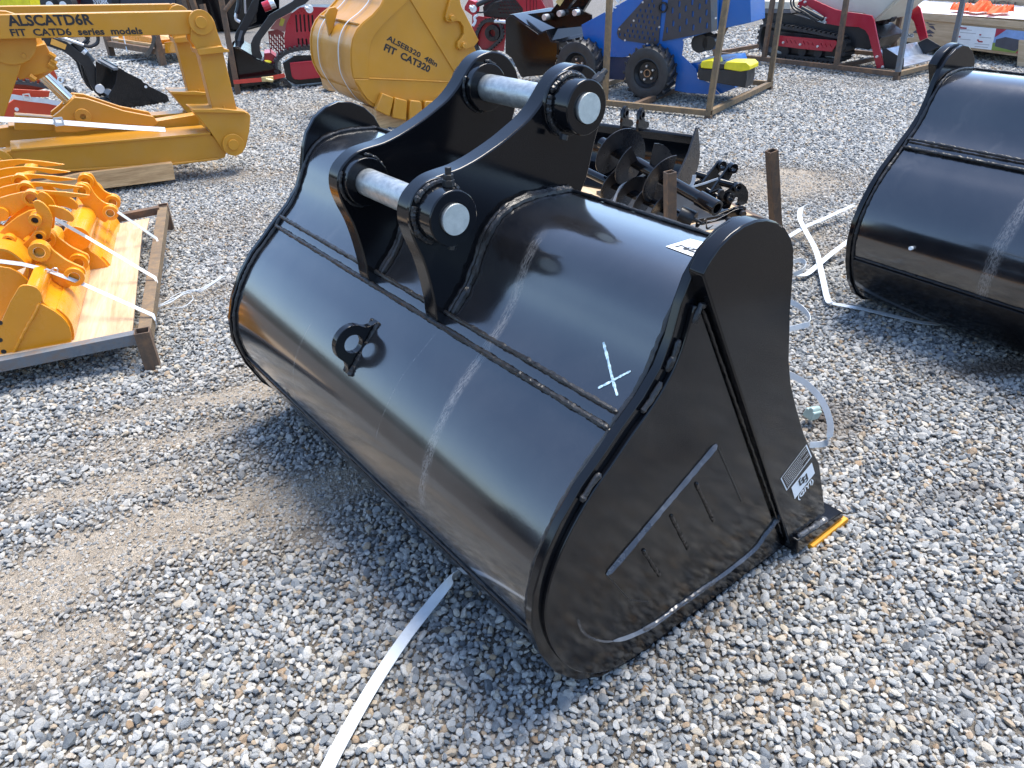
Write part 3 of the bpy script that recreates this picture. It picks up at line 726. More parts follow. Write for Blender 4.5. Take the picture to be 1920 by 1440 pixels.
text('maker_name','(GIYI)',M['label'],main,D_.lerp(C_,.10)-yd*((A_-D_).length*.36),(A_-D_).length*.46,xd,yd,.0006,0,.0004)

# ================================================================== second bucket, right
BF=Frame((3.151,2.213),34.29)
b2=thing('excavator_bucket','black digging bucket without an X, cut off by the right edge of the photo','bucket',BF)
b2.scale=(1.012,)*3
lo2,up2=bucket_body(b2,M['black'],M['shell2']); edge_details(b2,M['black'],BW,lo2,up2)
MB().prism(BAR,BW-.003,BW+.034).build('side_cutter',M['black'],b2,.004)
MB().prism(BAR,-.034,.003).build('side_cutter',M['black'],b2,.004)
MB().prism([(.128,.075),(.375,.047),(.388,.020),(.140,.018)],-.034,BW+.034).build('cutting_edge',M['black'],b2,.002)
for y0,y1 in YS: MB().prism(eo,y0,y1).build('hanger_ear',M['black'],b2,.004,ang=25)

# unseen copies added behind the camera to darken the big bucket's reflection
for i,(x,y,a) in enumerate(((-3.6,-1.6,150),(-5.6,-.2,150),(-2.0,-3.4,150),(-7.6,1.4,150))):
    c=copy_tree(b2); c.location=(x,y,0); c.rotation_euler=(0,0,R(a)); c.scale=(1.15,)*3
    c['label']=('second','third','nearest','farthest')[i]+' of the unseen black buckets added behind the camera to darken a reflection'; c['group']='unseen buckets added for the reflection'

q=BF.world(-.79*1.012,BW*1.012-.32,.40)
c_=MB(); c_.cyl((-.809,1.42,.415),(-.795,1.42,.413),.008,9); c_.build('paint_chip',M['label'],b2)

# ================================================================== helpers for traced flat steel
def pl(name,fr,pts,w0,w1,mat,parent,bev=.003,holes=None,smooth=0,label=None,off=None):
    q=fr.T(pts,w0 if off is None else off)
    if smooth: q=cr(q,smooth,True)
    hh=None
    if holes: hh=[circ(*fr.uz(h[0],h[1],w0 if off is None else off),h[2],16) for h in holes]
    return MB().prism(q,w0,w1,holes=hh).build(name,mat,parent,0 if hh else bev,label=label)
def disc(name,fr,px,w0,w1,r,mat,parent,r2=None,n=24,bev=.002):
    c=fr.uz(px[0],px[1],w0); m=MB()
    if r2: m.pipe((c[0],w0,c[1]),(c[0],w1,c[1]),r,r2,n)
    else: m.cyl((c[0],w0,c[1]),(c[0],w1,c[1]),r,n)
    return m.build(name,mat,parent,bev)
def fit_text(name,body,fr,a,b,top,off,mat,parent,bold=0.,shear=0.,ext=.0006,lab=None):
    A=Vector((*fr.uz(*a,off),0));B=Vector((*fr.uz(*b,off),0));T_=Vector((*fr.uz(*top,off),0))
    xd=(B-A).normalized(); yv=T_-A; h=abs(-xd.y*yv.x+xd.x*yv.y); L=(B-A).length
    o=text(name,body,mat,parent,(A.x,off,A.y),h/.70,(xd.x,0,xd.y),(-xd.y,0,xd.x),bold*h,shear,ext,lab)
    wdt=max(v.co.x for v in o.data.vertices)-min(v.co.x for v in o.data.vertices)
    s=L/wdt; x0=min(v.co.x for v in o.data.vertices)
    for v in o.data.vertices: v.co.x=(v.co.x-x0)*s
    return o
def hang_strap(name,label,pts,wd,side,mat=None,group=None,loc=None):
    o=MB().strap(pts,wd,side).build(name,mat or M['white']); 
    c=Vector(pts[0]); o.data.transform(Matrix.Translation(-c)); o.location=c
    return tag(o,label,'strap',group)
def block(name,label,fr,pts,w0,w1,mat=None,group=None,cat='timber'):
    o=pl(name,fr,pts,w0,w1,mat or M['timber'],None,.004); o.location=fr.o; o.rotation_euler=(0,0,fr.az); return tag(o,label,cat,group)

# ================================================================== ripper linkage, top left
RF=Frame(gnd(325,343),30)
rip=thing('ripper_linkage','ochre yellow folded ripper frame lettered ALSCATD6R, lying on a timber beam at left','ripper',RF)
k=.26042
z1=lambda p:Z(0,0,k,p)
RW=.92; Y_=M['ochre']
for s,w in ((0,.0),(1,RW)):
    P=lambda pts: RF.T(pts,0)
    # traced on the near side; the far side is its twin
    pl('lower_beam',RF,z1([(-220,1130),(85,1085),(1510,965),(1640,1060),(1620,1135),(1560,1152),(1240,1182),(60,1250),(-260,1270)]),w,w+.13,Y_,rip,.004,off=0)
    pl('top_flange',RF,z1([(78,1072),(1512,950),(1515,966),(82,1088)]),w-.018,w+.30 if s==0 else w+.15,Y_,rip,.003,off=0)
    pl('bottom_flange',RF,z1([(60,1243),(1240,1172),(1570,1135),(1572,1147),(1240,1188),(60,1258)]),w-.018,w+.15,Y_,rip,.003,off=0)
    pl('upper_beam',RF,z1([(-260,112),(1400,80),(1400,247),(-260,288)]),w,w+.11,Y_,rip,.004,off=0)
    top=[(1370,160),(1378,125),(1400,98),(1440,82),(1480,90),(1515,115),(1535,150),(1560,235),(1580,290),(1598,345),(1412,378),(1400,330),(1370,290)]
    pl('clevis_plate',RF,z1(top),w-.035,w+.0,Y_,rip,.004,off=0)
    pl('clevis_plate',RF,z1(top),w+.13,w+.165,Y_,rip,.004,off=0)
    disc('pin_cap',RF,(377.5,42),w-.06,w-.034,.083,Y_,rip); disc('pin_head',RF,(377.5,42),w-.078,w-.06,.04,Y_,rip)
    pl('weld_flange',RF,z1([(1405,352),(1590,325),(1600,345),(1636,352),(1640,368),(1420,392)]),w-.06,w+.19,Y_,rip,.003,off=0)
    m=MB(); q=RF.T(z1([(1415,350),(1585,330)]),0); m.bead([(q[0][0]+(q[1][0]-q[0][0])*i/24,w-.04,q[0][1]+(q[1][1]-q[0][1])*i/24) for i in range(25)],.011,.01,.25); m.build('weld_bead',Y_,rip)
    pl('shank',RF,z1([(1432,385),(1605,366),(1708,795),(1530,785)]),w-.0,w+.13,Y_,rip,.005,off=0)
    pl('foot_flange',RF,z1([(1372,778),(1500,778),(1560,772),(1742,792),(1765,806),(1390,800)]),w-.06,w+.2,Y_,rip,.003,off=0)
    pl('foot',RF,z1([(1388,800),(1780,805),(1797,830),(1790,940),(1765,1050),(1740,1095),(1690,1120),(1640,1105),(1600,1080),(1500,930)]),w-.03,w+.16,Y_,rip,.006,off=0)
    disc('pin_cap',RF,(438,272),w-.06,w-.029,.082,Y_,rip); disc('pin_head',RF,(438,272),w-.078,w-.06,.04,Y_,rip)
    c=RF.uz(*z1([(1612,780)])[0]); m=MB(); m.cyl((c[0],w+.02,c[1]),(c[0],w+.02,c[1]+.02),.026,6); m.cyl((c[0],w+.02,c[1]+.02),(c[0],w+.02,c[1]+.055),.013,10); m.build('foot_bolt',Y_,rip,.001)
    # left hinge plate
    hw=w+.15 if s==0 else w-.2
    disc('hinge_plate',RF,z1([(55,275)])[0],hw-.03,hw+.03,.165,Y_,rip,bev=.003)
    for a in (.2,1.5,2.7,3.9,5.2):
        cc=RF.uz(*z1([(55,275)])[0],hw); x,z=cc[0]+.125*math.cos(a),cc[1]+.125*math.sin(a); m=MB(); m.cyl((x,hw-.045,z),(x,hw-.028,z),.016,6); m.build('plate_bolt',Y_,rip,.001)
    pl('post_plate',RF,z1([(-200,430),(165,430),(110,600),(30,840),(-240,850)]),hw-.01,hw+.05,Y_,rip,.004)
    disc('pin_cap',RF,z1([(-20,1190)])[0],w-.05,w-.0,.105,Y_,rip); disc('pin_head',RF,z1([(-20,1190)])[0],w-.07,w-.05,.05,Y_,rip)
# central bracket and cylinder
cy=.42
pl('cylinder_bracket',RF,[(104,244),(104,232),(119,220),(146,194),(169,196),(242,220),(300,231),(309,243),(300,250),(250,246),(150,262),(110,262)],cy-.13,cy-.09,Y_,rip,.004,off=0)
pl('cylinder_bracket',RF,[(104,244),(104,232),(119,220),(146,194),(169,196),(242,220),(300,231),(309,243),(300,250),(250,246),(150,262),(110,262)],cy+.09,cy+.13,Y_,rip,.004,off=0)
pl('centre_web',RF,[(30,262),(30,232),(119,238),(300,244),(392,228),(392,250),(250,262)],cy-.06,cy+.06,Y_,rip,.004,off=0)
disc('bracket_boss',RF,(155.7,219),cy-.155,cy-.13,.055,Y_,rip,.02)
def rp(px,w): a=RF.uz(px[0],px[1],w); return Vector((a[0],w,a[1]))
wc=cy-.05
a0,a1,a2,a3=rp((60,85),wc),rp((78,140),wc),rp((84,146),wc),rp((138,198),wc)
m=MB(); m.cyl(rp((45,70),wc),rp((72,132),wc),.10,28); m.build('cylinder_barrel',Y_,rip,.004)
m=MB(); m.obox(rp((47,88),wc-.02),rp((72,136),wc-.02),.26,.24,(0,1,0)); m.build('valve_block',Y_,rip,.006)
m=MB(); m.cyl(rp((66,124),wc),rp((80,142),wc),.085,28); m.build('gland_nut',Y_,rip,.004)
M['chrome']=simple('chromed_rod',(.62,.60,.52),.12,1.,var=.1)
m=MB(); m.cyl(rp((76,136),wc),rp((136,194),wc),.042,28); m.build('chrome_rod',M['chrome'],rip)
m=MB(); m.cyl(rp((128,186),wc),rp((146,204),wc),.055,24); m.build('rod_end',Y_,rip,.003)
for q in ((55,142),(92,100),(94,112),(90,119)):
    m=MB(); c=rp(q,wc-.15); m.cyl(c,c+Vector((.03,0,-.03)),.02,6); m.build('block_bolt',Y_,rip,.001)
fit_text('lettering','ALSCATD6R',RF,(17,48.5),(176,45.5),(19,28.5),-.0012,M['ink'],rip,.045,-.12)
fit_text('lettering','FIT  CATD6  series  models',RF,(20.5,67.5),(268,63.5),(21,54.5),-.0012,M['ink'],rip,.04,-.1)
block('timber_beam','long grey-brown timber beam lying under the ripper linkage',RF,[(60,345),(150,325),(323,305),(329,337),(203,353),(60,372)],-.05,.30)
# straps over the ripper
def rib(fr,pxs,off): return [fr.world(*(lambda q:(q[0],off if not isinstance(off,(list,tuple)) else off[i],q[1]))(fr.uz(a,b,off if not isinstance(off,(list,tuple)) else off[i]))) for i,(a,b) in enumerate(pxs)]
hang_strap('ripper_strap','white strap with a buckle across the lower beams of the ripper linkage',rib(RF,cr([(-10,223),(60,226),(104,229),(160,233),(240,239),(310,243)],3),-.05),.04,(0,.8,.6))
m=MB(); q=RF.uz(110,228,-.06); m.prism(rrect(q[0]-.03,q[1]-.028,q[0]+.03,q[1]+.028,.008),-.066,-.056,holes=[rrect(q[0]-.018,q[1]-.016,q[0]+.018,q[1]+.016,.004)]); o=m.build('strap_buckle',M['white']); o.location=RF.o; o.rotation_euler=(0,0,RF.az); tag(o,'open wire buckle on the white strap over the ripper','buckle')

# ================================================================== yellow bucket with lettering
k=.18229
zy=lambda p:Z(570,0,k,p)
YF=Frame(gnd(750,238),30); YW=1.15
yb=thing('yellow_bucket','large ochre yellow bucket lettered ALSEB320 48in, standing on timber blocks','bucket',YF)
face=zy([(1000,-160),(900,-120),(810,0),(780,60),(700,150),(600,230),(540,300),(495,400),(475,520),(480,680),(500,790),(540,880),(590,960),(650,1040),(720,1090),(900,1170),(1180,1200),(1400,1120),(1560,960),(1700,720),(1780,540),(1700,380),(1590,100),(1480,-120),(1300,-200)])
YS_=M['ochre']
for w0,w1 in ((0,.03),(YW-.03,YW)): pl('side_plate',YF,face,w0,w1,YS_,yb,.005,off=0)
bk=[YF.uz(a,b,0) for a,b in cr(zy([(1000,-160),(900,-120),(810,0),(780,60),(700,150),(600,230),(540,300),(495,400),(475,520),(480,680),(500,790),(540,880),(590,960),(650,1040),(720,1090),(900,1170),(1180,1200),(1400,1120)]),4)]
MB().prism(offs(bk,.012)+offs(bk,.034)[::-1],.02,YW-.02).build('back_shell',YS_,yb,ang=40)
hl=[p for p in bk if p[1]<.36]; MB().prism(offs(hl,-.006)+offs(hl,.012)[::-1],.0,YW).build('heel_shell',YS_,yb,.002,ang=40)
m=MB(); i=min(range(len(bk)),key=lambda j:abs(bk[j][1]-bk[min(range(len(bk)),key=lambda t:abs(bk[t][1]-.92))][1])); q=bk[i]; m.bead([(q[0]+.0,y,q[1]) for y in np.arange(.03,YW-.03,.02)],.012,.02,.2); m.build('seam_weld',YS_,yb)
pl('corner_panel',YF,zy([(1092,2),(1040,-110),(1300,-170),(1470,-110),(1575,60),(1770,540),(1600,835)]),-.014,0,YS_,yb,.003,off=0)
pl('heel_panel',YF,zy([(508,815),(660,812),(1555,850),(1590,880),(1400,1090),(1180,1185),(900,1155),(730,1075),(655,1025),(600,955),(550,870)]),-.014,0,YS_,yb,.003,off=0)
pl('rim_panel',YF,zy([(1000,-140),(1070,0),(960,110),(850,215),(770,300),(720,370),(690,430),(672,520),(662,640),(662,808),(510,805),(490,680),(485,520),(505,405),(550,310),(610,238),(710,158),(790,65),(820,0),(910,-110)]),-.008,0,YS_,yb,.002,off=0)
m=MB(); q=[YF.uz(*p,-.014) for p in zy([(665,806),(1100,824),(1560,846)])]; 
w_=[Vector((q[j][0]+(q[j+1][0]-q[j][0])*t/40,-.014,q[j][1]+(q[j+1][1]-q[j][1])*t/40)) for j in (0,1) for t in range(40)]; m.bead(w_,.009,.012,.25); m.build('panel_weld',YS_,yb)
cut=zy([(1478,-10),(1430,170),(1440,215),(1490,235),(1540,212),(1580,220),(1612,270),(1618,340),(1590,390),(1555,430),(1552,480),(1575,505),(1620,510),(1725,472),(1772,412),(1592,60),(1575,-20)])
pl('side_cutter',YF,cut,-.055,-.014,YS_,yb,.006,off=0)
for c in ((1490,182),(1612,462)):
    cc=YF.uz(*zy([c])[0]); m=MB(); m.cyl((cc[0],-.062,cc[1]),(cc[0],-.055,cc[1]),.036,20); m.cyl((cc[0],-.085,cc[1]),(cc[0],-.062,cc[1]),.026,6); m.build('cutter_bolt',YS_,yb,.002)
for p in ([(775,945),(885,988),(893,1000),(852,1188),(715,1125),(712,1100)],[(905,990),(1025,1020),(1030,1040),(1020,1228),(880,1198),(882,1150)],[(1062,1018),(1168,1030),(1178,1050),(1192,1180),(1168,1242),(1045,1236),(1050,1120)],[(1210,1028),(1312,1030),(1322,1060),(1330,1200),(1300,1240),(1200,1235),(1205,1120)],[(1360,1018),(1450,1000),(1460,1040),(1480,1180),(1440,1210),(1350,1225)]):
    pp=zy(p); cxx=sum(a for a,b in pp)/len(pp); cyy=sum(b for a,b in pp)/len(pp)
    pl('tooth_block',YF,pp,-.075,-.014,YS_,yb,.009,off=0)
# lifting lug and two straps round the back
q=YF.T(zy([(235,235),(222,150),(262,85),(320,68),(352,100),(300,300),(262,370)]),.58); MB().prism(q,.58,.62).build('lifting_lug',YS_,yb,.004)
fit_text('lettering','ALSEB320  48in',YF,zy([(848,408)])[0],zy([(1362,688)])[0],zy([(872,362)])[0],-.0012,M['ink'],yb,.04,.0)
fit_text('lettering','FIT  CAT320',YF,zy([(818,512)])[0],zy([(1285,745)])[0],zy([(842,448)])[0],-.0012,M['ink'],yb,.05,.0)
for wv,lb in ((.28,'right'),(.86,'left')):
    pth=[YF.world(a,wv,b) for a,b in offs([p for p in bk if .1<p[1]<1.35],-.010)]
    hang_strap('bucket_strap','%s of the two white straps round the back of the yellow bucket'%lb,pth,.022,YF.w,group='straps round the yellow bucket')
block('timber_block','pale timber block under the front lip of the yellow bucket',YF,[(705,206),(790,206),(792,246),(742,252),(708,238)],-.0,.35,group='blocks under the yellow bucket')
g=YF.g(640,165); 
YB2=Frame(gnd(640,172),30); block('timber_block','timber block under the rear left end of the yellow bucket',YB2,[(612,150),(660,150),(660,176),(616,170)],-.0,.2,group='blocks under the yellow bucket')

# ================================================================== crates of square tube
def tubebar(name,p0,p1,mat,parent,s=.05): m=MB(); m.hbox(p0,p1,s,s,.004); return m.build(name,mat,parent,.0015)
CF=Frame(gnd(1328,223),-36)
T2=M['rust2']; T1=M['rust']
bc=thing('steel_crate','tan square-tube shipping crate standing round the blue loader','crate',CF)
L_,D_2=-1.62,1.72; zr=.055
tubebar('rail',(L_,0,zr),(.025,0,zr),T2,bc); tubebar('rail',(0,.026,zr),(0,D_2,zr),T2,bc); tubebar('rail',(L_,D_2,zr),(.025,D_2,zr),T2,bc)
tubebar('rail',(L_,.026,zr),(L_,D_2-.026,zr),T2,bc); tubebar('rail',(-.78,.026,zr),(-.78,D_2-.026,zr),T1,bc)
for x,y in ((0,0),(0,D_2),(L_,0),(L_,D_2)):
    m=MB(); m.hbox((x,y,0),(x,y,.029),.06,.06); m.build('foot',T1,bc)
def post(fr,base,pxtop,parent,mat,off_plane='w',z0=.08,h=1.5,s=.05):
    """post from base point up through the sight line of its top pixel"""
    q=fr.uz(pxtop[0],pxtop[1],base[1]) if off_plane=='w' else None
    if q is None:
        a=fr.wz(pxtop[0],pxtop[1],base[0]); top=Vector((base[0],a[0],a[1]))
    else: top=Vector((q[0],base[1],q[1]))
    b=Vector((base[0],base[1],z0)); d=(top-b); top=b+d*((h-z0)/d.z)
    m=MB(); m.hbox(b,top,s,s); return m.build('post',mat,parent,.0015)
post(CF,(0,0),(1362,0),bc,T2); a=CF.uz(1134,190,0); post(CF,(a[0],0),(1143,0),bc,T2); post(CF,(0,D_2-.02),(1466,0),bc,T2,'u')
a=CF.uz(929,90,1.2)
# --- blue loader
k=.1875
zb=lambda p:Z(1120,0,k,p)
bl=thing('blue_skid_loader','blue mini skid loader on black tyres, inside the tan steel crate','loader',CF)
BLUE=paint('blue_machine_paint',(.004,.11,.40),.3,.0001,.08,(.3,.3,.3),coat=.3); DG=paint('dark_grey_guard',(.045,.04,.045),.42,.0002,.1)
RUB=simple('tyre_rubber',(.032,.032,.033),.48,bump=.001,var=.3); SIL=simple('bright_bolt',(.7,.7,.7),.3,.6)
GOLD=simple('brass_hub',(.55,.34,.2),.35,.7)
def wheel(parent,cx,cw,cz,r,wid):
    m=MB(); h=wid
    prof=[(0,r*.55),(-.006,r*.62),(-.012,r*.80),(-.004,r*.92),(.012,r*.955),(h-.012,r*.955),(h+.004,r*.92),(h+.01,r*.8),(h,r*.55),(0,r*.55)]
    m.lathe((cx,cw,cz),(0,1,0),prof,40); ty=m.build('tyre',RUB,parent)
    for i in range(18):
        for sgn in (0,1):
            a=2*PI*(i+.5*sgn)/18; lug=MB()
            y0,y1=(cw+.004,cw+h*.55) if sgn==0 else (cw+h*.45,cw+h-.004)
            p=lambda an,rr,y: Vector((cx+rr*math.cos(an),y,cz+rr*math.sin(an)))
            a2=a+.16
            ea=.095; vs=[]
            for y,aa in ((y0,a),(y1,a2)):
                for rr in (r*.93,r*1.045):
                    vs+=[p(aa-ea/2,rr,y),p(aa+ea/2,rr,y)]
            lug.add(vs,[(0,1,3,2),(4,6,7,5),(0,2,6,4),(1,5,7,3),(2,3,7,6),(0,4,5,1)])
            lug.build('tread_lug',RUB,ty,.004)
    m=MB(); m.lathe((cx,cw,cz),(0,1,0),[(.0,r*.56),(-.004,r*.53),(.012,r*.50),(.03,r*.44),(.05,r*.40),(.055,r*.2),(.055,.001)],32); rim=m.build('rim',M['satin'],parent)
    m=MB(); m.lathe((cx,cw+.02,cz),(0,1,0),[(.035,.040),(0,.038),(0,.031),(.035,.030)],20); m.build('hub_ring',GOLD,rim)
    for i in range(5):
        a=2*PI*i/5+.5; c=Vector((cx+.068*math.cos(a),cw+.045,cz+.068*math.sin(a))); b=MB(); b.cyl(c,c-Vector((0,.025,0)),.011,6); b.build('lug_nut',SIL,rim)
hub=CF.uz(1211,146,.43); wheel(bl,hub[0],.43,.285,.262,.19)
h2=CF.uz(1080,117,.43); wheel(bl,h2[0],.43,.305,.262,.19)
bw=.60; D=lambda p:zb(p)
pl('body_side',CF,D([(440,-80),(-160,250),(-130,420),(-60,560),(250,575),(330,560),(480,470),(620,460),(700,520),(780,640),(790,760),(770,905),(900,930),(1130,945),(1225,945),(1125,830),(1000,785),(990,690),(845,555),(865,390),(1200,300),(1210,-80)]),bw,bw+.012,BLUE,bl,.003)
pl('chassis_side',CF,D([(-250,560),(330,572),(300,700),(260,800),(90,790),(-250,780)]),bw+.02,bw+.04,paint('navy_chassis',(.01,.022,.07),.4),bl,.003)
pl('body_side',CF,D([(440,-80),(-160,250),(-130,420),(-60,560),(250,575),(620,460),(865,390),(1200,300),(1210,-80)]),bw+.75,bw+.762,BLUE,bl,.003,off=bw)
pl('engine_bay',CF,D([(380,-60),(0,260),(100,500),(500,430),(840,380),(1150,280),(1150,-60)]),bw+.05,bw+.7,M['satin'],bl,.004,off=bw)
def slotted(name,px,slots,w0,mat,parent,sz=(.009,.018),fr=CF):
    q=fr.T(px,w0); hs=[]
    for c in slots:
        x,z=fr.uz(c[0],c[1],w0); hs.append(rrect(x-sz[0],z-sz[1],x+sz[0],z+sz[1],sz[0]*.95,2))
    return MB().prism(q,w0,w0+.004,holes=hs).build(name,mat,parent)
tri=[(560,-40),(490,-30),(205,285),(195,330),(210,375),(250,402),(590,450),(612,425),(650,-40)]
sl_=[(225,345),(275,352),(325,358),(373,364),(423,372),(473,380),(523,388),(575,395),(305,305),(355,312),(403,318),(453,325),(505,332),(557,340),(338,252),(387,258),(436,264),(488,272),(540,282),(592,290),(400,155),(418,208),(468,215),(519,222),(572,224),(450,160),(502,168),(553,172),(604,180),(432,103),(484,108),(535,115),(516,52),(567,60),(548,10)]
slotted('side_guard',D(tri),D(sl_),bw-.012,DG,bl,(.0085,.016))
rec=[(712,-40),(648,412),(1140,318),(1130,-40)]
s2_=[(697,300),(760,235),(825,290),(892,215),(960,275),(1028,200),(1096,255),(752,105),(822,160),(885,85),(955,140),(1022,65),(1092,125),(820,40),(950,20),(1090,10)]
slotted('rear_guard',D(rec),D(s2_),bw-.012,DG,bl,(.010,.028))
pl('guard_edge',CF,D([(1130,-40),(1140,318),(1195,305),(1197,-40)]),bw-.014,bw-.004,M['bluesteel'],bl,.002)
for c in ((456,22),(365,206),(222,293),(277,402),(501,438),(622,270),(1186,180),(865,400),(1375,268)):
    cc=CF.uz(*D([c])[0],bw-.014); m=MB(); m.cyl((cc[0],bw-.02,cc[1]),(cc[0],bw-.01,cc[1]),.010,8); m.build('guard_bolt',SIL,bl)
cc=CF.uz(*D([(656,72)])[0],bw-.014); m=MB(); m.pipe((cc[0],bw-.03,cc[1]),(cc[0],bw,cc[1]),.05,.036,24); m.build('grommet',M['satin'],bl)
pl('rear_door',CF,D([(1200,-60),(1202,298),(1480,238),(1536,225),(1530,-60)]),bw+.1,bw+.5,BLUE,bl,.004)
pl('rear_platform',CF,D([(900,640),(1040,620),(1280,600),(1380,880),(1230,940),(1125,830)]),bw+.05,bw+.6,BLUE,bl,.003)
for x in (1060,1150): 
    cc=CF.uz(*D([(x,420)])[0],bw+.2); m=MB(); m.cyl((cc[0],bw+.1,cc[1]),(cc[0],bw+.3,cc[1]),.09 if x<1100 else .07,20); m.build('hydraulic_pump',M['satin'],bl,.004)
fit_text('lettering','MX-MINI',CF,(1140,32),(1183,-16),(1136,20),bw-.002,M['label'],bl,.03,0)
# its bucket and arm
zk=lambda p:Z(860,0,.15625,p)
bkf=[(640,190),(950,412),(1052,372),(1110,500),(1185,510),(1180,700),(1110,880),(740,912),(640,700),(560,640),(560,230),(600,195)]
pl('bucket_side',CF,zk(bkf),.50,.512,M['black'],bl,.003,off=.50)
pl('bucket_side',CF,zk(bkf),1.35,1.362,M['black'],bl,.003,off=.50)
pf=CF.T(zk([(600,192),(640,190),(950,412),(1052,372),(1110,500),(1185,510),(1180,700),(1110,880),(740,912)]),.5)
MB().prism(pf+offs(pf,.014)[::-1],.512,1.35).build('bucket_back',M['black'],bl,.002)
pl('quick_plate',CF,zk([(700,190),(1040,150),(1300,110),(1480,200),(1480,330),(1060,372)]),.7,.72,M['black'],bl,.003,off=.5)
pl('lift_arm',CF,zk([(1060,260),(1020,180),(1080,100),(1240,-90),(1420,-90),(1280,60),(1180,230),(1120,280)]),.70,.76,M['black'],bl,.004,off=.6)
pl('lift_arm',CF,zk([(1060,260),(1020,180),(1080,100),(1240,-90),(1420,-90),(1280,60),(1180,230),(1120,280)]),1.1,1.16,M['black'],bl,.004,off=.6)
pl('arm_sticker',CF,zk([(1105,32),(1160,84),(1222,-15),(1150,-20)]),.695,.699,simple('amber_sticker',(.6,.42,.15),.5),bl,0,off=.6)
for c in ((1025,210),(1205,165),(1390,155)):
    cc=CF.uz(*zk([c])[0],.62); m=MB(); m.cyl((cc[0],.62,cc[1]),(cc[0],.7,cc[1]),.032,16); m.build('arm_pin',SIL,bl,.002)
# --- toolbox
YEL=simple('yellow_plastic',(.78,.66,.02),.35); tb=thing('toolbox','black plastic toolbox with bright yellow lid beside the blue loader','toolbox',CF)
wt=.42
pl('box_body',CF,D([(1010,640),(1035,690),(1500,705),(1492,800),(1475,880),(1020,800),(1000,760)]),wt,wt+.22,M['satin'],tb,.006)
pl('lid',CF,D([(1030,640),(1045,612),(1150,600),(1165,640),(1160,690),(1035,680)]),wt-.012,wt+.23,YEL,tb,.006)
pl('lid',CF,D([(1265,690),(1268,650),(1290,618),(1490,625),(1525,660),(1522,700),(1430,716)]),wt-.012,wt+.23,YEL,tb,.006)
pl('lid_centre',CF,D([(1165,640),(1160,690),(1265,692),(1268,640)]),wt,wt+.2,M['satin'],tb,.004)

# ================================================================== crate and tracked dumper, upper right
WF=Frame(gnd(1680,152),-52)
wc_=thing('steel_crate','brown square-tube crate standing round the red and white tracked dumper','crate',WF)
zr2=.075; WL,WD=-2.55,1.25
tubebar('rail',(WL,0,zr2),(.025,0,zr2),T1,wc_); tubebar('rail',(0,.026,zr2),(0,WD,zr2),T2,wc_); tubebar('rail',(WL,WD,zr2),(.025,WD,zr2),T1,wc_)
tubebar('rail',(WL,.026,zr2),(WL,WD,zr2),T1,wc_); a=WF.uz(1568,122,0); tubebar('rail',(a[0],.026,zr2),(a[0],WD-.026,zr2),T1,wc_)
for x,y in ((0,0),(0,WD),(WL,0),(WL,WD)):
    m=MB(); m.hbox((x,y,0),(x,y,.049),.06,.06); m.build('foot',T1,wc_)
post(WF,(0,0),(1708,0),wc_,M['bluesteel'],z0=.1,h=1.3); post(WF,(a[0],0),(1587,0),wc_,T1,z0=.1,h=1.3); b=WF.uz(1434,97,0); post(WF,(b[0],0),(1449,0),wc_,T1,z0=.1,h=1.3)
post(WF,(0,WD),(1806,0),wc_,M['bluesteel'],'u',z0=.1,h=1.3); c=WF.uz(1675,85,WD); post(WF,(c[0],WD),(1690,20),wc_,T1,z0=.1,h=1.3)
post(WF,(WL,0.),(1366,40),wc_,T1,z0=.1,h=1.3)
k=.16667; zw=lambda p:Z(1420,0,k,p)
RED=paint('red_machine_paint',(.42,.012,.03),.3,.0001,.08,(.3,.2,.2),coat=.3); CRM=paint('cream_tub_paint',(.62,.58,.48),.35,.0001,.12)
td=thing('tracked_dumper','red and cream tracked mini dumper loader in the brown steel crate','dumper',WF)
wa=.16
arm=[(560,0),(470,110),(640,60),(780,80),(870,105),(1000,135),(1200,162),(1285,175),(1310,230),(1350,420),(1420,762),(1342,772),(1290,560),(1250,400),(1212,340),(1140,305),(1000,298),(900,290),(770,268),(755,220),(640,140),(560,70),(600,-60),(700,-30),(870,100),(700,20)]
arm=[(455,30),(450,80),(475,110),(560,60),(770,200),(760,262),(900,290),(1140,305),(1212,340),(1250,400),(1290,560),(1342,772),(1422,762),(1350,420),(1312,230),(1285,175),(1200,160),(1000,133),(870,105),(640,0),(560,-40)]
pl('loader_arm',WF,zw(arm),wa,wa+.02,RED,td,.003)
arm2=[(1570,182),(1690,45),(1800,58),(1832,90),(1880,280),(1912,425),(1828,462),(1800,380),(1760,245),(1715,190),(1690,180)]
q=WF.T(zw(arm2),1.02); MB().prism(q,1.02,1.04).build('loader_arm',RED,td,.003)
tub=[(400,-60),(640,-30),(900,80),(1010,130),(1200,155),(1330,250),(1610,-30),(1500,-120),(500,-120)]
tubc=[(1000,-40),(1010,130),(1195,152),(1325,245),(1600,10),(1700,-90),(1100,-120)]
pl('tipping_tub',WF,zw(tubc),wa+.12,wa+.8,CRM,td,.01)
pl('front_hood',WF,zw([(470,-100),(460,40),(560,100),(760,130),(860,110),(1000,132),(1000,-100)]),wa+.14,wa+.7,CRM,td,.01)
for i in range(3): pl('tub_rib',WF,zw([(1270+i*85,245-i*70),(1290+i*85,240-i*70),(1560+i*60,0-i*60),(1530+i*60,0-i*60)]),wa+.10,wa+.125,CRM,td,.003)
pl('rear_body',WF,zw([(20,10),(20,95),(370,105),(360,20)]),wa+.1,wa+.6,CRM,td,.006)
pl('grey_base',WF,zw([(10,98),(370,108),(380,150),(20,150)]),wa+.1,wa+.6,simple('mid_grey_metal',(.13,.13,.14),.5),td,.004)
pl('underframe',WF,zw([(20,150),(380,150),(760,268),(1250,300),(1400,420),(1250,560),(900,500),(100,330)]),wa+.15,wa+.7,M['satin'],td,.006)
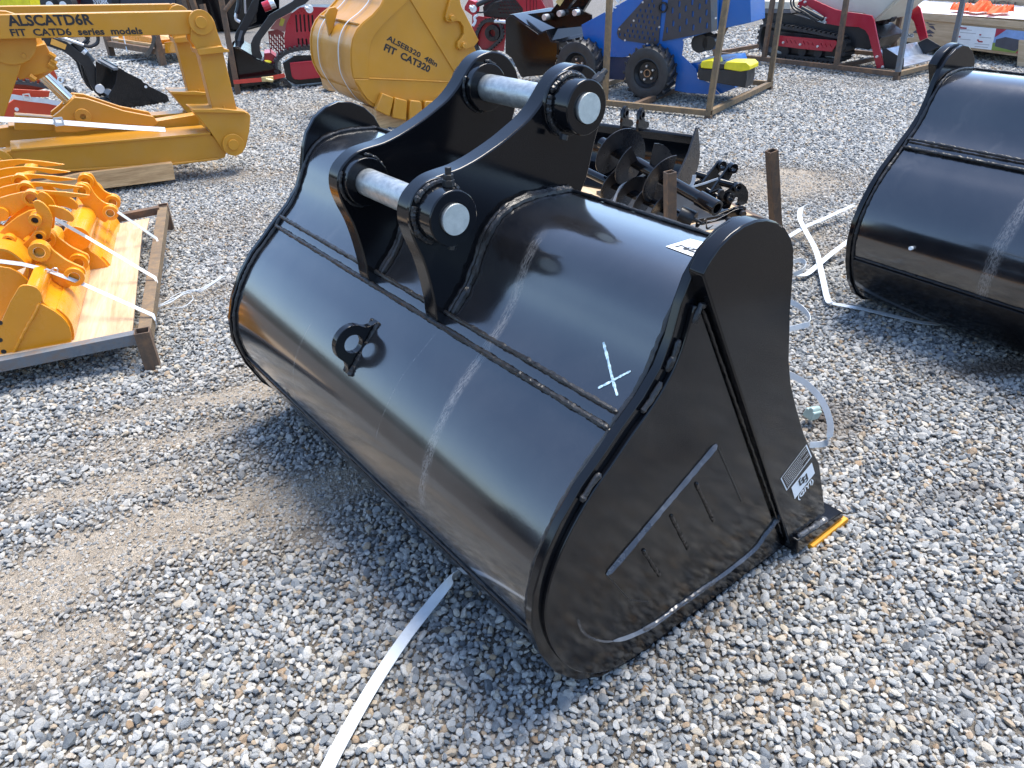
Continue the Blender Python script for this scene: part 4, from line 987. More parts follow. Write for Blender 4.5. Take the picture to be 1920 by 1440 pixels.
def track(parent,fr,px,w0,w1,mat,nlug=40,lh=.02):
    q=cr(fr.T(px,w0),4,True); cx=sum(a for a,b in q)/len(q); cz=sum(b for a,b in q)/len(q)
    inn=[]
    for i,p in enumerate(q):
        t=(Vector(q[(i+1)%len(q)])-Vector(q[i-1])).normalized(); n_=Vector((-t.y,t.x)); c=Vector((cx-p[0],cz-p[1]))
        if n_.dot(c)<0:n_=-n_
        inn.append((p[0]+n_.x*.03,p[1]+n_.y*.03))
    n=len(q); o=MB(); vs=[(p[0],y,p[1]) for y in (w0,w1) for lo_ in (q,inn) for p in lo_]; fs=[]
    for i in range(n):
        j=(i+1)%n; fs+=[(i,j,n+j,n+i),(2*n+i,3*n+i,3*n+j,2*n+j),(i,2*n+i,2*n+j,j),(n+i,n+j,3*n+j,3*n+i)]
    o.add(vs,fs); tr=o.build('rubber_track',mat,parent)
    tot=sum((Vector(q[i])-Vector(q[i-1])).length for i in range(n)); step=tot/nlug; acc=0; tgt=0
    for i in range(n):
        a,b=Vector(q[i]),Vector(q[(i+1)%n]); L=(b-a).length
        while tgt<acc+L:
            p=a.lerp(b,(tgt-acc)/L); t=(b-a).normalized(); n_=Vector((-t.y,t.x)); 
            if n_.dot(Vector((cx-p.x,cz-p.y)))>0:n_=-n_
            l=MB(); l.add([(*(p+t*s1*step*.28+n_*h*lh).to_tuple()[:1],y,(p+t*s1*step*.28+n_*h*lh).y) for y in (w0,w1) for h in (-.2,1) for s1 in (-1,1)],[(0,1,3,2),(4,6,7,5),(0,2,6,4),(1,5,7,3),(2,3,7,6),(0,4,5,1)]); l.build('track_lug',mat,tr); tgt+=step
        acc+=L
    return tr
track(td,WF,zw([(10,420),(40,300),(110,270),(500,330),(860,400),(960,430),(990,520),(960,620),(880,690),(700,680),(300,640),(120,610),(30,540)]),wa+.05,wa+.28,RUB,44)
pl('track_frame',WF,zw([(100,330),(860,420),(920,540),(860,640),(300,600),(80,500)]),wa+.10,wa+.24,M['satin'],td,.004)
for c in (310,500,680): disc('track_roller',WF,zw([(c,575+ (c-310)*.06)])[0],wa+.06,wa+.2,.055,RUB,td)
disc('idler_wheel',WF,zw([(930,520)])[0],wa+.04,wa+.2,.075,M['satin'],td,.03)
q=WF.T(zw([(180,395),(880,458),(892,495),(835,582),(500,550),(180,510)]),wa-.01)
hs=[]
for x0 in (332,380,428,525,573,622,722,772,825):
    y0=465+(x0-332)*.1; hs.append([WF.uz(*p,wa-.01) for p in zw([(x0-12,y0-20),(x0-4,y0-20),(x0+14,y0+20),(x0+6,y0+20)])])
MB().prism(q,wa-.01,wa+.004,holes=hs).build('skirt_plate',RED,td)
for c in ((295,478),(485,500),(682,522),(1347,637),(1410,752),(540,22),(487,5),(462,72),(765,252),(768,205)):
    cc=WF.uz(*zw([c])[0],wa-.012); m=MB(); m.cyl((cc[0],wa-.03,cc[1]),(cc[0],wa-.0,cc[1]),.014,10); m.build('bolt_head',SIL,td,.002)
def w3(fr,px,w): a=fr.uz(px[0],px[1],w); return Vector((a[0],w,a[1]))
m=MB(); m.cyl(w3(WF,zw([(500,90)])[0],wa-.04),w3(WF,zw([(740,215)])[0],wa-.04),.028,14); m.build('hydraulic_ram',M['satin'],td,.002)
m=MB(); m.tube([w3(WF,p,wa-.05) for p in cr(zw([(400,-40),(375,20),(400,90),(470,140),(580,190),(660,240)]),4)],.012,8); m.build('hose',M['satin'],td)
m=MB(); m.tube([w3(WF,p,wa-.07) for p in cr(zw([(430,-40),(405,20),(430,80),(520,130),(620,195),(690,230)]),4)],.012,8); m.build('hose',M['satin'],td)
# front scoop
pl('scoop_side',WF,zw([(1400,545),(1440,540),(1560,615),(1650,655),(1640,785),(1535,778),(1425,770)]),wa+.02,wa+.03,M['satin'],td,.003)
q=WF.T(zw([(1760,500),(1912,430),(2060,520),(1900,600),(1900,690)]),1.05); MB().prism(q,1.05,1.06).build('scoop_side',M['satin'],td,.002)
SC=simple('worn_bright_steel',(.42,.46,.52),.28,.5,var=.3)
A0,A1=WF.uz(*zw([(1480,570)])[0],wa+.03),WF.uz(*zw([(1640,770)])[0],wa+.03)
MB().prism([(A0[0]-.1,A0[1]),(A0[0],.16),(A1[0],.13),(A1[0],.115),(A0[0],.145),(A0[0]-.115,A0[1])],wa+.03,1.05).build('scoop_floor',SC,td,.002)
m=MB(); 
for i in range(3): m.obox(w3(WF,zw([(1340+i*70,285-i*30)])[0],wa+.5),w3(WF,zw([(1395+i*60,170)])[0],wa+.5),.12,.10)
m.build('fuel_canister',M['satin'],td,.01)

# ================================================================== plywood crate with printed sheets
k=.125; zc=lambda p:Z(1680,0,k,p)
KF=Frame(gnd(1905,124),-58)
wk=thing('wooden_crate','long flat wooden crate under white wrap with printed sheets on its side, upper right','crate',KF)
pl('crate_side',KF,zc([(-400,110),(390,190),(1920,325),(2400,380),(2400,920),(1840,850),(1150,755),(0,610),(-400,560)]),0,.03,M['crate'],wk,.003)
ps=KF.T(zc([(390,190),(1920,325)]),0)
wrap=MB(); x0,x1=KF.uz(*zc([(-500,100)])[0])[0],KF.uz(*zc([(2500,400)])[0])[0]; zt=ps[0][1]; zt2=ps[1][1]
print('crate top z',zt,zt2,x0,x1)
ztm=(zt+zt2)/2
vs=[];fs=[];nx,ny=40,10
for i in range(nx+1):
    for j in range(ny+1):
        x=x0+(x1-x0)*i/nx; y=-.012+1.5*j/ny; vs.append((x,y,ztm+.012+.012*random.random()*(0 if j==0 else 1)))
for i in range(nx):
    for j in range(ny): a_=i*(ny+1)+j; fs.append((a_,a_+ny+1,a_+ny+2,a_+1))
wrap.add(vs,fs); M['wrap']=simple('white_film_wrap',(.80,.80,.82),.3,var=.04); wrap.build('wrap_sheet',M['wrap'],wk)
MB().box((x0,.03,ztm-.14),(x1,1.45,ztm+.005)).build('crate_lid',M['crate'],wk,.004)
pl('side_batten',KF,zc([(390,195),(1920,330),(1920,430),(390,300)]),-.018,0,M['crate'],wk,.002)
zb_=KF.uz(*zc([(1500,790)])[0])[1]
MB().box((x0,.03,zb_+.02),(x1,1.42,zb_+.05)).build('crate_floor',M['crate'],wk,.004)
pl('crate_foot',KF,zc([(1840,600),(1960,600),(1990,1010),(1810,990)]),-.05,.10,M['crate'],wk,.004)
pl('crate_foot',KF,zc([(20,600),(60,610),(50,760),(10,740)]),-.02,.10,M['crate'],wk,.004)
pl('printed_sheet',KF,zc([(940,375),(1505,428),(1430,750),(900,690)]),-.021,-.019,M['label'],wk,0)
for (x,y,l) in ((960,405,100),(960,435,180),(960,480,240),(1250,510,30),(940,540,30),(1215,590,30),(1250,550,180),(1230,610,70),(1180,650,220),(1180,690,200),(960,580,160)):
    red=l<110; pl('print_line',KF,zc([(x,y),(x+l,y+l*.09),(x+l-3,y+l*.09+(22 if red else 9)),(x-3,y+(22 if red else 9))]),-.0225,-.0212,simple('red_print',(.35,.03,.05),.6) if red and 'rp' not in M else M.get('rp',M['ink']) if red else simple('grey_print',(.4,.4,.42),.6),wk,0)
pl('photo_sheet',KF,zc([(1505,428),(1925,470),(1925,640),(1860,805),(1430,750)]),-.021,-.019,simple('print_sky_blue',(.22,.34,.6),.5),wk,0)
pl('photo_grass',KF,zc([(1450,640),(1640,640),(1880,735),(1858,805),(1430,750)]),-.0225,-.0212,simple('print_grass',(.2,.28,.06),.6),wk,0)
pl('photo_shed',KF,zc([(1500,590),(1640,555),(1890,605),(1880,700),(1780,770),(1480,695)]),-.0235,-.0226,simple('print_shed_grey',(.07,.07,.085),.6),wk,0)
pl('photo_corner',KF,zc([(1505,428),(1660,442),(1480,560)]),-.0235,-.0226,simple('print_red',(.38,.03,.06),.6),wk,0)
pl('photo_corner',KF,zc([(1790,795),(1900,690),(1925,690),(1860,805)]),-.0245,-.0237,simple('print_red_low',(.38,.03,.06),.6),wk,0)
LEAF=simple('leaf_print',(.09,.08,.10),.7)
for pts in ([(460,350),(600,365),(510,375)],[(480,385),(560,390),(595,455),(520,415)],[(440,480),(500,440),(585,500),(480,505)],[(250,490),(300,450),(360,470),(330,500)],[(450,540),(520,515),(560,550)],[(430,330),(500,330),(470,345)]):
    pl('leaf_print',KF,zc(pts),-.0035,-.0015,LEAF,wk,0)
pl('name_board',KF,zc([(-60,510),(265,505),(262,560),(-60,575)]),-.004,-.001,M['label'],wk,0)
fit_text('lettering','WOODLAND',KF,zc([(-55,568)])[0],zc([(255,552)])[0],zc([(-55,522)])[0],-.0055,M['ink'],wk,.03,.1)
# second crate behind, its board lettered
K2=Frame(KF.world(0,1.55,0),-58)
k2=thing('wooden_crate','pale wooden crate standing directly behind the white-wrapped one','crate',K2)
MB().box((x0,.02,.12),(x1,1.2,1.25)).build('crate_body',M['crate'],k2,.004)
MB().box((x0,-.005,.95),(x1,.02,1.10)).build('side_batten',M['crate'],k2,.003); MB().box((x0,0.,0),(x1,1.1,.12)).build('crate_skid',M['crate'],k2,.003)
q=K2.uz(1830,9,-.002); q2=K2.uz(1905,14,-.002)
fit_text('lettering','RANCH',K2,(1815,7),(1903,14),(1815,-3),-.007,simple('brown_print',(.2,.13,.09),.7),k2,.03,0)
# orange cloth on the wrap
NET=simple('orange_safety_cloth',(.85,.13,.03),.7,bump=.003,bs=60)
m=MB(); nx,ny=60,8; vs=[];fs=[]
pA=gnd(*zc([(835,165)])[0],ztm+.03); pB=gnd(*zc([(1700,215)])[0],ztm+.03); dv=pB-pA; sdv=Vector((-dv.y,dv.x,0)).normalized()
for i in range(nx+1):
    t=i/nx; wv=.05+.06*abs(math.sin(t*9))+.03*random.random()+(.08 if .42<t<.6 or .75<t<.9 else 0)
    for j in range(ny+1):
        s_=(j/ny-.5)*2; p=pA+dv*t+sdv*(s_*wv+.03*math.sin(t*14)); vs.append((p.x,p.y,p.z+.02+(1-s_*s_)*(.05+.04*random.random()+(.04 if .42<t<.6 else 0))))
for i in range(nx):
    for j in range(ny): a_=i*(ny+1)+j; fs.append((a_,a_+ny+1,a_+ny+2,a_+1))
m.add(vs,fs); o=m.build('orange_cloth',NET); tag(o,'crumpled bright orange cloth lying on the white-wrapped crate','cloth')

# ================================================================== orange attachments on a steel-edged pallet, left
OF=Frame(gnd(288,688),20)
k=1/6; zo=lambda p:Z(0,460,1/6,p); z8=lambda p:Z(0,300,.16146,p)
op=thing('steel_pallet','low rusty steel-framed pallet with a plywood deck carrying the orange attachments','pallet',OF)
q=OF.T([(262,634),(-20,690)],.0); zt=.135
a=OF.g(300,402,zt); b=OF.g(272,640,zt)
m=MB(); m.hbox((-1.3,.03,.105),(-.03,.03,.14),.045,.05,.004); m.build('edge_rail',M['bluesteel'],op,.002)
m=MB(); m.hbox((.0,.055,.13),(a[0]+.02,a[1]+.08,.13),.055,.055,.004); m.build('edge_rail',M['rust2'],op,.002)
m=MB(); m.hbox((a[0],a[1]+.05,.15),(-1.3,a[1]-.15,.12),.045,.045,.004); m.build('edge_rail',T1,op,.002)
for (x,y) in ((.0,-.01),(a[0]+.02,a[1]+.12),(-1.2,0.02)):
    m=MB(); m.hbox((x,y,0),(x,y,.185 if y<1 else .16),.062,.062,.005); m.build('leg',T1,op,.002)
m=MB(); m.prism([(-1.35,.06),(-.05,.06),(a[0]-.09,a[1]-.28),(-1.0,a[1]-.42),(-1.35,a[1]-.6)],.138,.150,axis='z'); m.build('plywood_deck',M['ply'],op,.002)
m=MB(); m.prism([(-.4,a[1]-.34),(a[0]-.07,a[1]-.30),(a[0]-.06,a[1]-.05),(-.4,a[1]-.12)],.125,.137,axis='z'); m.build('deck_board',M['ply'],op,.002)
OR=M['orange']
def mini_bucket(label,plate,w0,wid,fold=None,holes=()):
    t=thing('orange_bucket',label,'bucket',OF,'orange buckets on the steel-edged pallet')
    q=OF.T(plate['px'],w0); prof=[OF.uz(*p,w0) for p in cr(plate['back'],4)]
    hh=None
    for h in holes:
        c_=OF.uz(*h,w0); m=MB(); m.cyl((c_[0],w0-.001,c_[1]),(c_[0],w0+.002,c_[1]),.010,12); m.build('bolt_hole',M['ink'],t)
    for y in (w0,w0+wid-.012): MB().prism(q,y,y+.012).build('side_plate',OR,t,.002)
    MB().prism(prof+offs(prof,-.010)[::-1],w0+.012,w0+wid-.012).build('curved_back',OR,t,ang=50)
    MB().prism(offs(prof[len(prof)//2:],.008)+offs(prof[len(prof)//2:],.0)[::-1],w0+.02,w0+wid-.02).build('heel_strip',OR,t,.001,ang=50)
    return t
pA=dict(px=zo([(205,480),(225,462),(265,448),(320,446),(370,458),(420,482),(455,525),(474,575),(472,620),(440,655),(480,668),(540,700),(620,745),(690,798),(740,850),(780,915),(800,980),(806,1040),(798,1100),(775,1150),(400,1235),(0,1300),(-180,1330),(-120,1150),(-30,960),(40,800),(120,620)]),
 back=zo([(300,447),(370,458),(420,482),(455,525),(474,575),(478,640),(540,698),(620,743),(690,796),(740,848),(780,913),(800,980),(806,1040),(798,1100),(775,1150)]))
oa=mini_bucket('nearest orange bucket, lying on the front edge of the pallet with a folded weld line',pA,.075,.80,holes=zo([(42,1195),(0,1065),(0,872)]))
m=MB(); q=[OF.uz(*p,.073) for p in zo([(445,655),(380,790),(250,1010),(130,1270)])]; m.bead([Vector((x,.073,z_)) for x,z_ in q],.009,.01,.1); m.build('fold_weld',OR,oa)
def ear_pair(t,px,bosses,w0,w1,rb=.042,ri=.024,th=.018):
    for w in (w0,w1):
        q=cr(OF.T(px,w0),3,True); MB().prism(q,w,w+th).build('hanger_plate',OR,t,.002,ang=28)
        for c in bosses:
            cc=OF.uz(*c,w0); m=MB(); m.pipe((cc[0],w-.022,cc[1]),(cc[0],w+th+.012,cc[1]),rb,ri,22); b_=m.build('pin_boss',OR,t,.002)
            m=MB(); m.pipe((cc[0],w-.018,cc[1]),(cc[0],w+th+.010,cc[1]),ri,ri-.003,22); m.build('bush',M['chrome'],b_)
ear_pair(oa,zo([(385,60),(400,0),(440,-20),(500,-18),(545,0),(600,60),(670,115),(740,165),(820,205),(900,240),(945,265),(962,310),(945,365),(900,400),(840,420),(770,480),(700,470),(600,390),(520,310),(460,220),(420,140)]),zo([(448,62),(838,342)]),.34,.52)
pB=dict(px=z8([(900,250),(1000,300),(1100,420),(1050,520),(1200,640),(1320,760),(1370,900),(1340,1000),(1280,1060),(1000,1150),(700,1200),(700,800),(800,560)]),
 back=z8([(880,500),(960,505),(1040,540),(1100,620),(1210,700),(1310,760),(1370,860),(1385,960),(1345,1060),(1280,1130)]))
pB=dict(px=zo([(760,100),(800,0),(870,-40),(960,-30),(1000,30),(1010,60),(1090,110),(1180,190),(1240,270),(1250,340),(1220,440),(1150,530),(900,600),(700,640),(650,400)]),
 back=zo([(880,-40),(960,-30),(1000,30),(1012,62),(1090,110),(1180,190),(1238,270),(1250,340),(1222,440),(1150,530)]))
ob=mini_bucket('farther orange bucket with round torsion tube, behind the folded one',pB,.95,.80)
disc('torsion_tube',OF,zo([(860,-75)])[0],.86,1.75,.062,OR,ob); 
ear_pair(ob,z8([(895,340),(905,300),(950,268),(1010,270),(1050,310),(1090,380),(1150,450),(1220,500),(1300,520),(1350,545),(1370,600),(1340,660),(1270,680),(1215,725),(1120,660),(1000,560),(900,420)]),z8([(955,355),(1282,605)]),1.22,1.42,.040,.022)
# round nosed bucket half hidden at the left edge
pC=dict(px=zo([(-300,250),(-100,240),(60,250),(180,290),(270,350),(330,420),(200,560),(110,650),(0,700),(-200,760),(-400,600)]),
 back=zo([(60,-20),(130,0),(220,60),(300,130),(350,200),(350,300),(330,420)]))
oc=thing('orange_bucket','round-sided orange bucket cut by the left edge, beside the folded one','bucket',OF,'orange buckets on the steel-edged pallet')
MB().prism(cr(OF.T(zo([(-300,240),(0,238),(120,258),(220,310),(320,400),(250,500),(110,650),(0,880),(-300,900)]),.30),1,True),.30,.312).build('side_plate',OR,oc,.002)
pf=cr(OF.T(zo([(-150,-30),(0,-10),(110,10),(210,70),(290,140),(345,215),(330,330),(322,400)]),.36),3); MB().prism(pf+offs(pf,-.01)[::-1],.312,.62).build('curved_back',OR,oc,ang=50)
MB().prism(cr(OF.T(zo([(-300,260),(0,238),(120,258),(220,310),(320,400),(250,500),(0,600),(-300,650)]),.30),1,True),.62,.632).build('side_plate',OR,oc,.002)
# rake grapple: long curved tines behind one another
gr=thing('orange_rake_grapple','orange grapple of long curved tines nested one behind another on the pallet','grapple',OF)
tine=z8([(-900,900),(-600,720),(-350,590),(-150,500),(0,440),(120,405),(250,375),(380,360),(475,352),(580,360),(750,372),(900,390),(1045,410),(980,425),(900,432),(800,440),(640,400),(500,410),(430,430),(350,500),(270,560),(150,640),(0,720),(-300,860),(-900,1200)])
qt=OF.T(tine,.62)
for i in range(5): MB().prism([(x-.035*i,z_+.012*i) for x,z_ in qt],.62+.115*i,.632+.115*i).build('tine',OR,gr,.0015)
for px,rr in (((370,440),.028),((455,330),.03),((430,180),.026)):
    for i in (0,1,2):
        cc=OF.uz(*z8([(370,440)])[0],.62); m=MB(); m.pipe((cc[0]-.035*i,.60+.115*i,cc[1]+.012*i),(cc[0]-.035*i,.645+.115*i,cc[1]+.012*i),.036,.023,20); m.build('pin_boss',OR,gr,.001)
    break
m=MB(); cc=OF.uz(*z8([(60,560)])[0],.7); m.cyl((cc[0],.60,cc[1]),(cc[0],1.5,cc[1]),.03,16); m.build('cross_tube',OR,gr)
# thumb with hooked fingers
th=thing('orange_thumb','orange thumb with curved hook fingers and small black bolt holes, between the buckets','thumb',OF)
fing=z8([(378,500),(400,475),(440,470),(500,500),(560,560),(600,640),(608,700),(598,760),(580,900),(420,1000),(250,1080),(220,1010),(330,920),(420,820),(436,740),(440,650),(410,570)])
qf=OF.T(fing,.46)
for i in range(3): MB().prism([(x,z_) for x,z_ in qf],.46+.14*i,.475+.14*i).build('finger',OR,th,.002)
f2=z8([(560,530),(640,535),(730,560),(800,600),(850,650),(862,690),(840,722),(780,712),(700,690),(600,670),(600,640)])
q2=OF.T(f2,.52)
for i in range(2): MB().prism(q2,.52+.19*i,.535+.19*i).build('finger',OR,th,.002)
arm_=z8([(-40,880),(60,770),(200,660),(330,590),(410,575),(440,640),(440,720),(400,820),(280,910),(170,1000),(0,930)])
MB().prism(OF.T(arm_,.50),.50,.515).build('thumb_arm',OR,th,.002); MB().prism(OF.T(arm_,.50),.64,.655).build('thumb_arm',OR,th,.002)
for c in ((412,688),(462,875),(110,925)):
    cc=OF.uz(*z8([c])[0],.455); m=MB(); m.pipe((cc[0],.435,cc[1]),(cc[0],.47 if c[0]!=412 else .5,cc[1]),.026,.014,18); b_=m.build('bolt_boss',OR,th,.001)
    m=MB(); m.cyl((cc[0],.452,cc[1]),(cc[0],.456,cc[1]),.0145,14); m.build('bolt_hole',M['ink'],b_)
# straps across the orange pallet
def strapline(label,px,off,wd=.017):
    P=rib(OF,[p for p,o_ in zip(px,off) if o_ is not None],[o_ for o_ in off if o_ is not None])
    P+=[Vector(gnd(p[0],p[1],zz)) for p,zz in zip([p for p,o_ in zip(px,off) if o_ is None],(.168,.150,.08))]
    hang_strap('pallet_strap',label,P,wd,(0,.8,.6),group='straps tying the orange attachments')
strapline('white strap from the far orange ears down to the pallet rail, topmost of three',[(220,397),(293,447),(297,456),(298,470)],[1.2,None,None,None])
strapline('white strap over the hooked thumb down to the pallet rail, middle of three',[(104,411),(160,443),(291,521),(295,531),(296,545)],[.40,.75,None,None,None])
strapline('white strap with metal clip across the nearest orange bucket, lowest of three',[(-8,489),(40,495),(84,505),(110,515),(150,530),(287,591),(291,599),(293,610)],[.2,.25,.31,.31,.33,None,None,None])
m=MB(); c=OF.uz(95,507,.295); m.tube([Vector((c[0]+.028*math.cos(a),.29,c[1]+.016*math.sin(a*2)*.6)) for a in np.linspace(0,2*PI,18)],.003,6); o=m.build('strap_clip',SIL); o.location=OF.o; o.rotation_euler=(0,0,OF.az); tag(o,'small bright wire clip on the lowest white pallet strap','clip')

# ================================================================== red-orange tracked loader behind the ripper
LF=Frame(gnd(315,193),34)
RO=paint('red_orange_paint',(.50,.05,.015),.32,.0001,.08,(.3,.25,.2),coat=.2)
lo_=thing('red_orange_loader','red-orange tracked mini loader with black arms and black bucket, seen through the ripper frame','loader',LF)
k=.26042; zl=lambda p:Z(0,0,.26042,p)
bs=[(850,490),(1020,575),(1038,603),(1205,685),(1225,740),(1245,752),(1150,772),(965,812),(905,800),(830,755),(780,700),(830,600)]
pl('bucket_side',LF,zl(bs),0,.012,M['black'],lo_,.002); pl('bucket_side',LF,zl(bs),.95,.962,M['black'],lo_,.002,off=0)
pf=LF.T(zl([(840,478),(850,490),(832,600),(780,690),(830,755),(905,803),(965,812),(1245,755)]),0); MB().prism(pf+offs(pf,.012)[::-1],.012,.95).build('bucket_back',M['black'],lo_,.002)
a_=LF.uz(*zl([(850,490)])[0]); MB().box((a_[0]-.05,.0,a_[1]-.02),(a_[0]+.0,.95,a_[1]+.006)).build('top_lip',M['bluesteel'],lo_,.002)
pl('quick_plate',LF,zl([(690,440),(800,500),(800,690),(720,690),(690,640)]),.32,.34,M['black'],lo_,.003)
m=MB(); m.cyl(w3(LF,zl([(720,640)])[0],.30),w3(LF,zl([(720,640)])[0],.36),.05,20); m.build('pin_cap',SIL,lo_,.003)
arm=[(250,270),(360,262),(480,300),(570,372),(640,400),(700,500),(745,600),(770,660),(720,700),(680,660),(640,590),(600,480),(560,440),(460,370),(355,335),(240,300)]
for w in (.36,.85): pl('lift_arm',LF,zl(arm),w,w+.05,M['satin'],lo_,.004,off=.36)
pl('warning_sticker',LF,zl([(372,275),(480,322),(468,358),(362,318)]),.352,.357,simple('amber_label',(.75,.36,.06),.5),lo_,0)
pl('lower_link',LF,zl([(570,440),(640,470),(690,600),(660,640),(610,590),(590,520)]),.45,.48,M['satin'],lo_,.003)
m=MB(); m.cyl(w3(LF,zl([(420,262)])[0],.38),w3(LF,zl([(600,325)])[0],.38),.018,12); m.build('steel_pipe',SIL,lo_)
m=MB(); m.cyl(w3(LF,zl([(530,300)])[0],.42),w3(LF,zl([(660,450)])[0],.42),.05,16); m.build('tilt_cylinder',M['satin'],lo_,.003)
m=MB(); m.cyl(w3(LF,zl([(590,365)])[0],.40),w3(LF,zl([(612,385)])[0],.40),.045,16); m.build('cylinder_ring',SIL,lo_,.003)
m=MB(); m.tube([w3(LF,p,.38) for p in cr(zl([(600,325),(650,335),(700,310),(705,265),(690,220)]),5)],.018,8,.05); m.build('hose',M['satin'],lo_)
for dx in (0,28): m=MB(); m.tube([w3(LF,p,.42) for p in cr(zl([(590+dx,320),(610+dx,300),(640,270+dx),(600,240)]),5)],.014,8); m.build('hose',M['satin'],lo_)
pl('body_panel',LF,zl([(120,420),(270,285),(300,300),(330,380),(430,590),(405,620),(60,700),(60,500)]),.38,.40,RO,lo_,.004)
MB().prism(LF.T(zl([(0,330),(270,285),(400,560),(400,620),(0,700)]),.42),.42,1.0).build('body_core',M['satin'],lo_,.01)
track(lo_,LF,zl([(-100,600),(90,585),(250,600),(420,640),(520,660),(580,720),(570,790),(500,830),(200,850),(-100,860)]),.30,.52,simple('dusty_track_rubber',(.06,.06,.06),.75),36,.025)
pl('track_skirt',LF,zl([(-60,640),(90,640),(360,655),(350,700),(60,700),(-60,700)]),.27,.285,RO,lo_,.004)
pl('lower_skirt',LF,zl([(-100,735),(60,745),(100,715),(400,725),(520,780),(500,800),(380,842),(300,852),(-100,855)]),.20,.22,RO,lo_,.004)
m=MB(); m.pipe(w3(LF,zl([(435,575)])[0],.26),w3(LF,zl([(455,580)])[0],.40),.032,.02,16); m.build('exhaust_stub',SIL,lo_)
for c in ((120,787),(220,845)):
    m=MB(); m.cyl(w3(LF,zl([c])[0],.18),w3(LF,zl([c])[0],.205),.02,10); m.build('bolt_head',SIL,lo_)
m=MB(); m.cyl(w3(LF,zl([(1050,625)])[0],-.006),w3(LF,zl([(1050,625)])[0],.001),.015,12); m.build('bolt_head',SIL,lo_)
hang_strap('loader_strap','white strap with knot across the red-orange loader skirt',rib(LF,cr([(15,180),(55,186),(90,190),(125,198)],2),.12),.05,(0,0,1))
mt=MB(); c=LF.uz(50,181,.1); mt.prism(rrect(c[0]-.035,c[1]-.03,c[0]+.035,c[1]+.03,.008),.085,.1,holes=[rrect(c[0]-.02,c[1]-.017,c[0]+.02,c[1]+.017,.005)]); o=mt.build('strap_buckle',SIL); o.location=LF.o;o.rotation_euler=(0,0,LF.az); tag(o,'wire buckle on the white strap over the red-orange loader','buckle')

# ================================================================== red tracked loader left of the yellow bucket
g1,g2=gnd(551,168),gnd(612,162)
F3=Frame(g2,14); zt3=lambda p:Z(400,0,.125,p)
r3=thing('red_tracked_loader','red tracked mini loader with slotted side panel, left of the yellow bucket','loader',F3)
track(r3,F3,zt3([(925,990),(950,890),(1060,795),(1200,740),(1400,715),(1800,700),(2200,760),(2250,1000),(2100,1240),(1700,1300),(1240,1345),(1120,1290),(980,1150)]),-.02,.20,RUB,46,.022)
pl('track_frame',F3,zt3([(1040,950),(1200,850),(2000,830),(2100,1000),(2000,1200),(1250,1270),(1100,1200)]),.05,.16,M['satin'],r3,.004)
pl('skirt_plate',F3,zt3([(1148,945),(1440,918),(1900,900),(1900,1150),(1600,1165),(1300,1198),(1215,1190),(1180,1150),(1165,1080)]),-.05,-.03,RED,r3,.004)
MB().prism(F3.T(zt3([(1150,945),(1440,918),(1900,900),(1900,925),(1440,940),(1150,968)]),-.05),-.052,.02).build('skirt_top',RED,r3,.003)
q=F3.T(zt3([(1075,780),(1062,560),(1100,350),(1175,200),(1300,110),(1450,100),(1900,120),(1900,760),(1400,740),(1200,775)]),.12); hs=[]
for (x,y0,y1) in ((1240,215,490),(1302,210,485),(1362,210,480),(1425,215,480),(1485,220,480),(1275,570,740),(1335,570,735),(1395,575,730)):
    hs.append([F3.uz(*p,.12) for p in zt3([(x-15,y0+10),(x,y0),(x+12,y0+10),(x+28,y1-10),(x+18,y1),(x+5,y1-10)])])
MB().prism(q,.12,.128,holes=hs).build('side_panel',RED,r3)
MB().prism(F3.T(zt3([(1120,350),(1300,130),(1900,130),(1900,740),(1150,760)]),.2),.2,.9).build('body_core',M['satin'],r3,.01)
GR=paint('red_brown_grille',(.22,.035,.03),.5)
q=F3.T(zt3([(820,470),(960,440),(1060,490),(1082,780),(960,872),(850,770)]),.14); hs=[]
for i in range(7):
    for j in range(4):
        x=850+i*34; y=520+j*72+(i%2)*30
        if y+60<800+i*10 : hs.append([F3.uz(*p,.14) for p in zt3([(x-6,y),(x+8,y),(x+20,y+52),(x+6,y+52)])])
MB().prism(q,.14,.15,holes=hs).build('front_grille',GR,r3)
pl('front_cowl',F3,zt3([(850,435),(950,300),(1180,180),(1070,480),(960,455)]),.15,.16,paint('dusty_pink_cowl',(.40,.16,.15),.4),r3,.002)
pl('yellow_tag',F3,zt3([(1015,270),(1075,290),(1040,395),(985,380)]),.14,.147,simple('yellow_green_tag',(.45,.42,.06),.5),r3,0)
pl('lower_nose',F3,zt3([(760,800),(860,790),(960,870),(920,980),(850,970),(760,930)]),.14,.5,RED,r3,.004)
armn=[(560,655),(600,560),(690,440),(840,220),(1000,130),(1190,20),(1260,-60),(1500,-60),(1380,60),(1260,110),(1150,195),(950,300),(840,430),(720,590),(695,680),(700,760),(735,850),(720,900),(590,850),(570,780)]
pl('lift_arm',F3,zt3(armn),.02,.07,M['satin'],r3,.005)
arm2=[(620,-40),(560,60),(420,350),(330,500),(320,560),(330,680),(460,770),(462,540),(560,350),(660,180),(690,-40)]
pl('lift_arm',F3,zt3(arm2),.62,.67,M['satin'],r3,.005)
pl('arm_stripe',F3,zt3([(405,455),(448,462),(388,655),(350,640)]),.61,.618,M['bluesteel'],r3,0)
m=MB(); m.cyl(w3(F3,zt3([(750,110)])[0],.1),w3(F3,zt3([(850,70)])[0],.1),.055,16); m.build('red_cap',RED,r3,.003)
m=MB(); m.cyl(w3(F3,zt3([(850,70)])[0],.1),w3(F3,zt3([(920,45)])[0],.1),.05,16); m.build('chrome_collar',SIL,r3,.003)
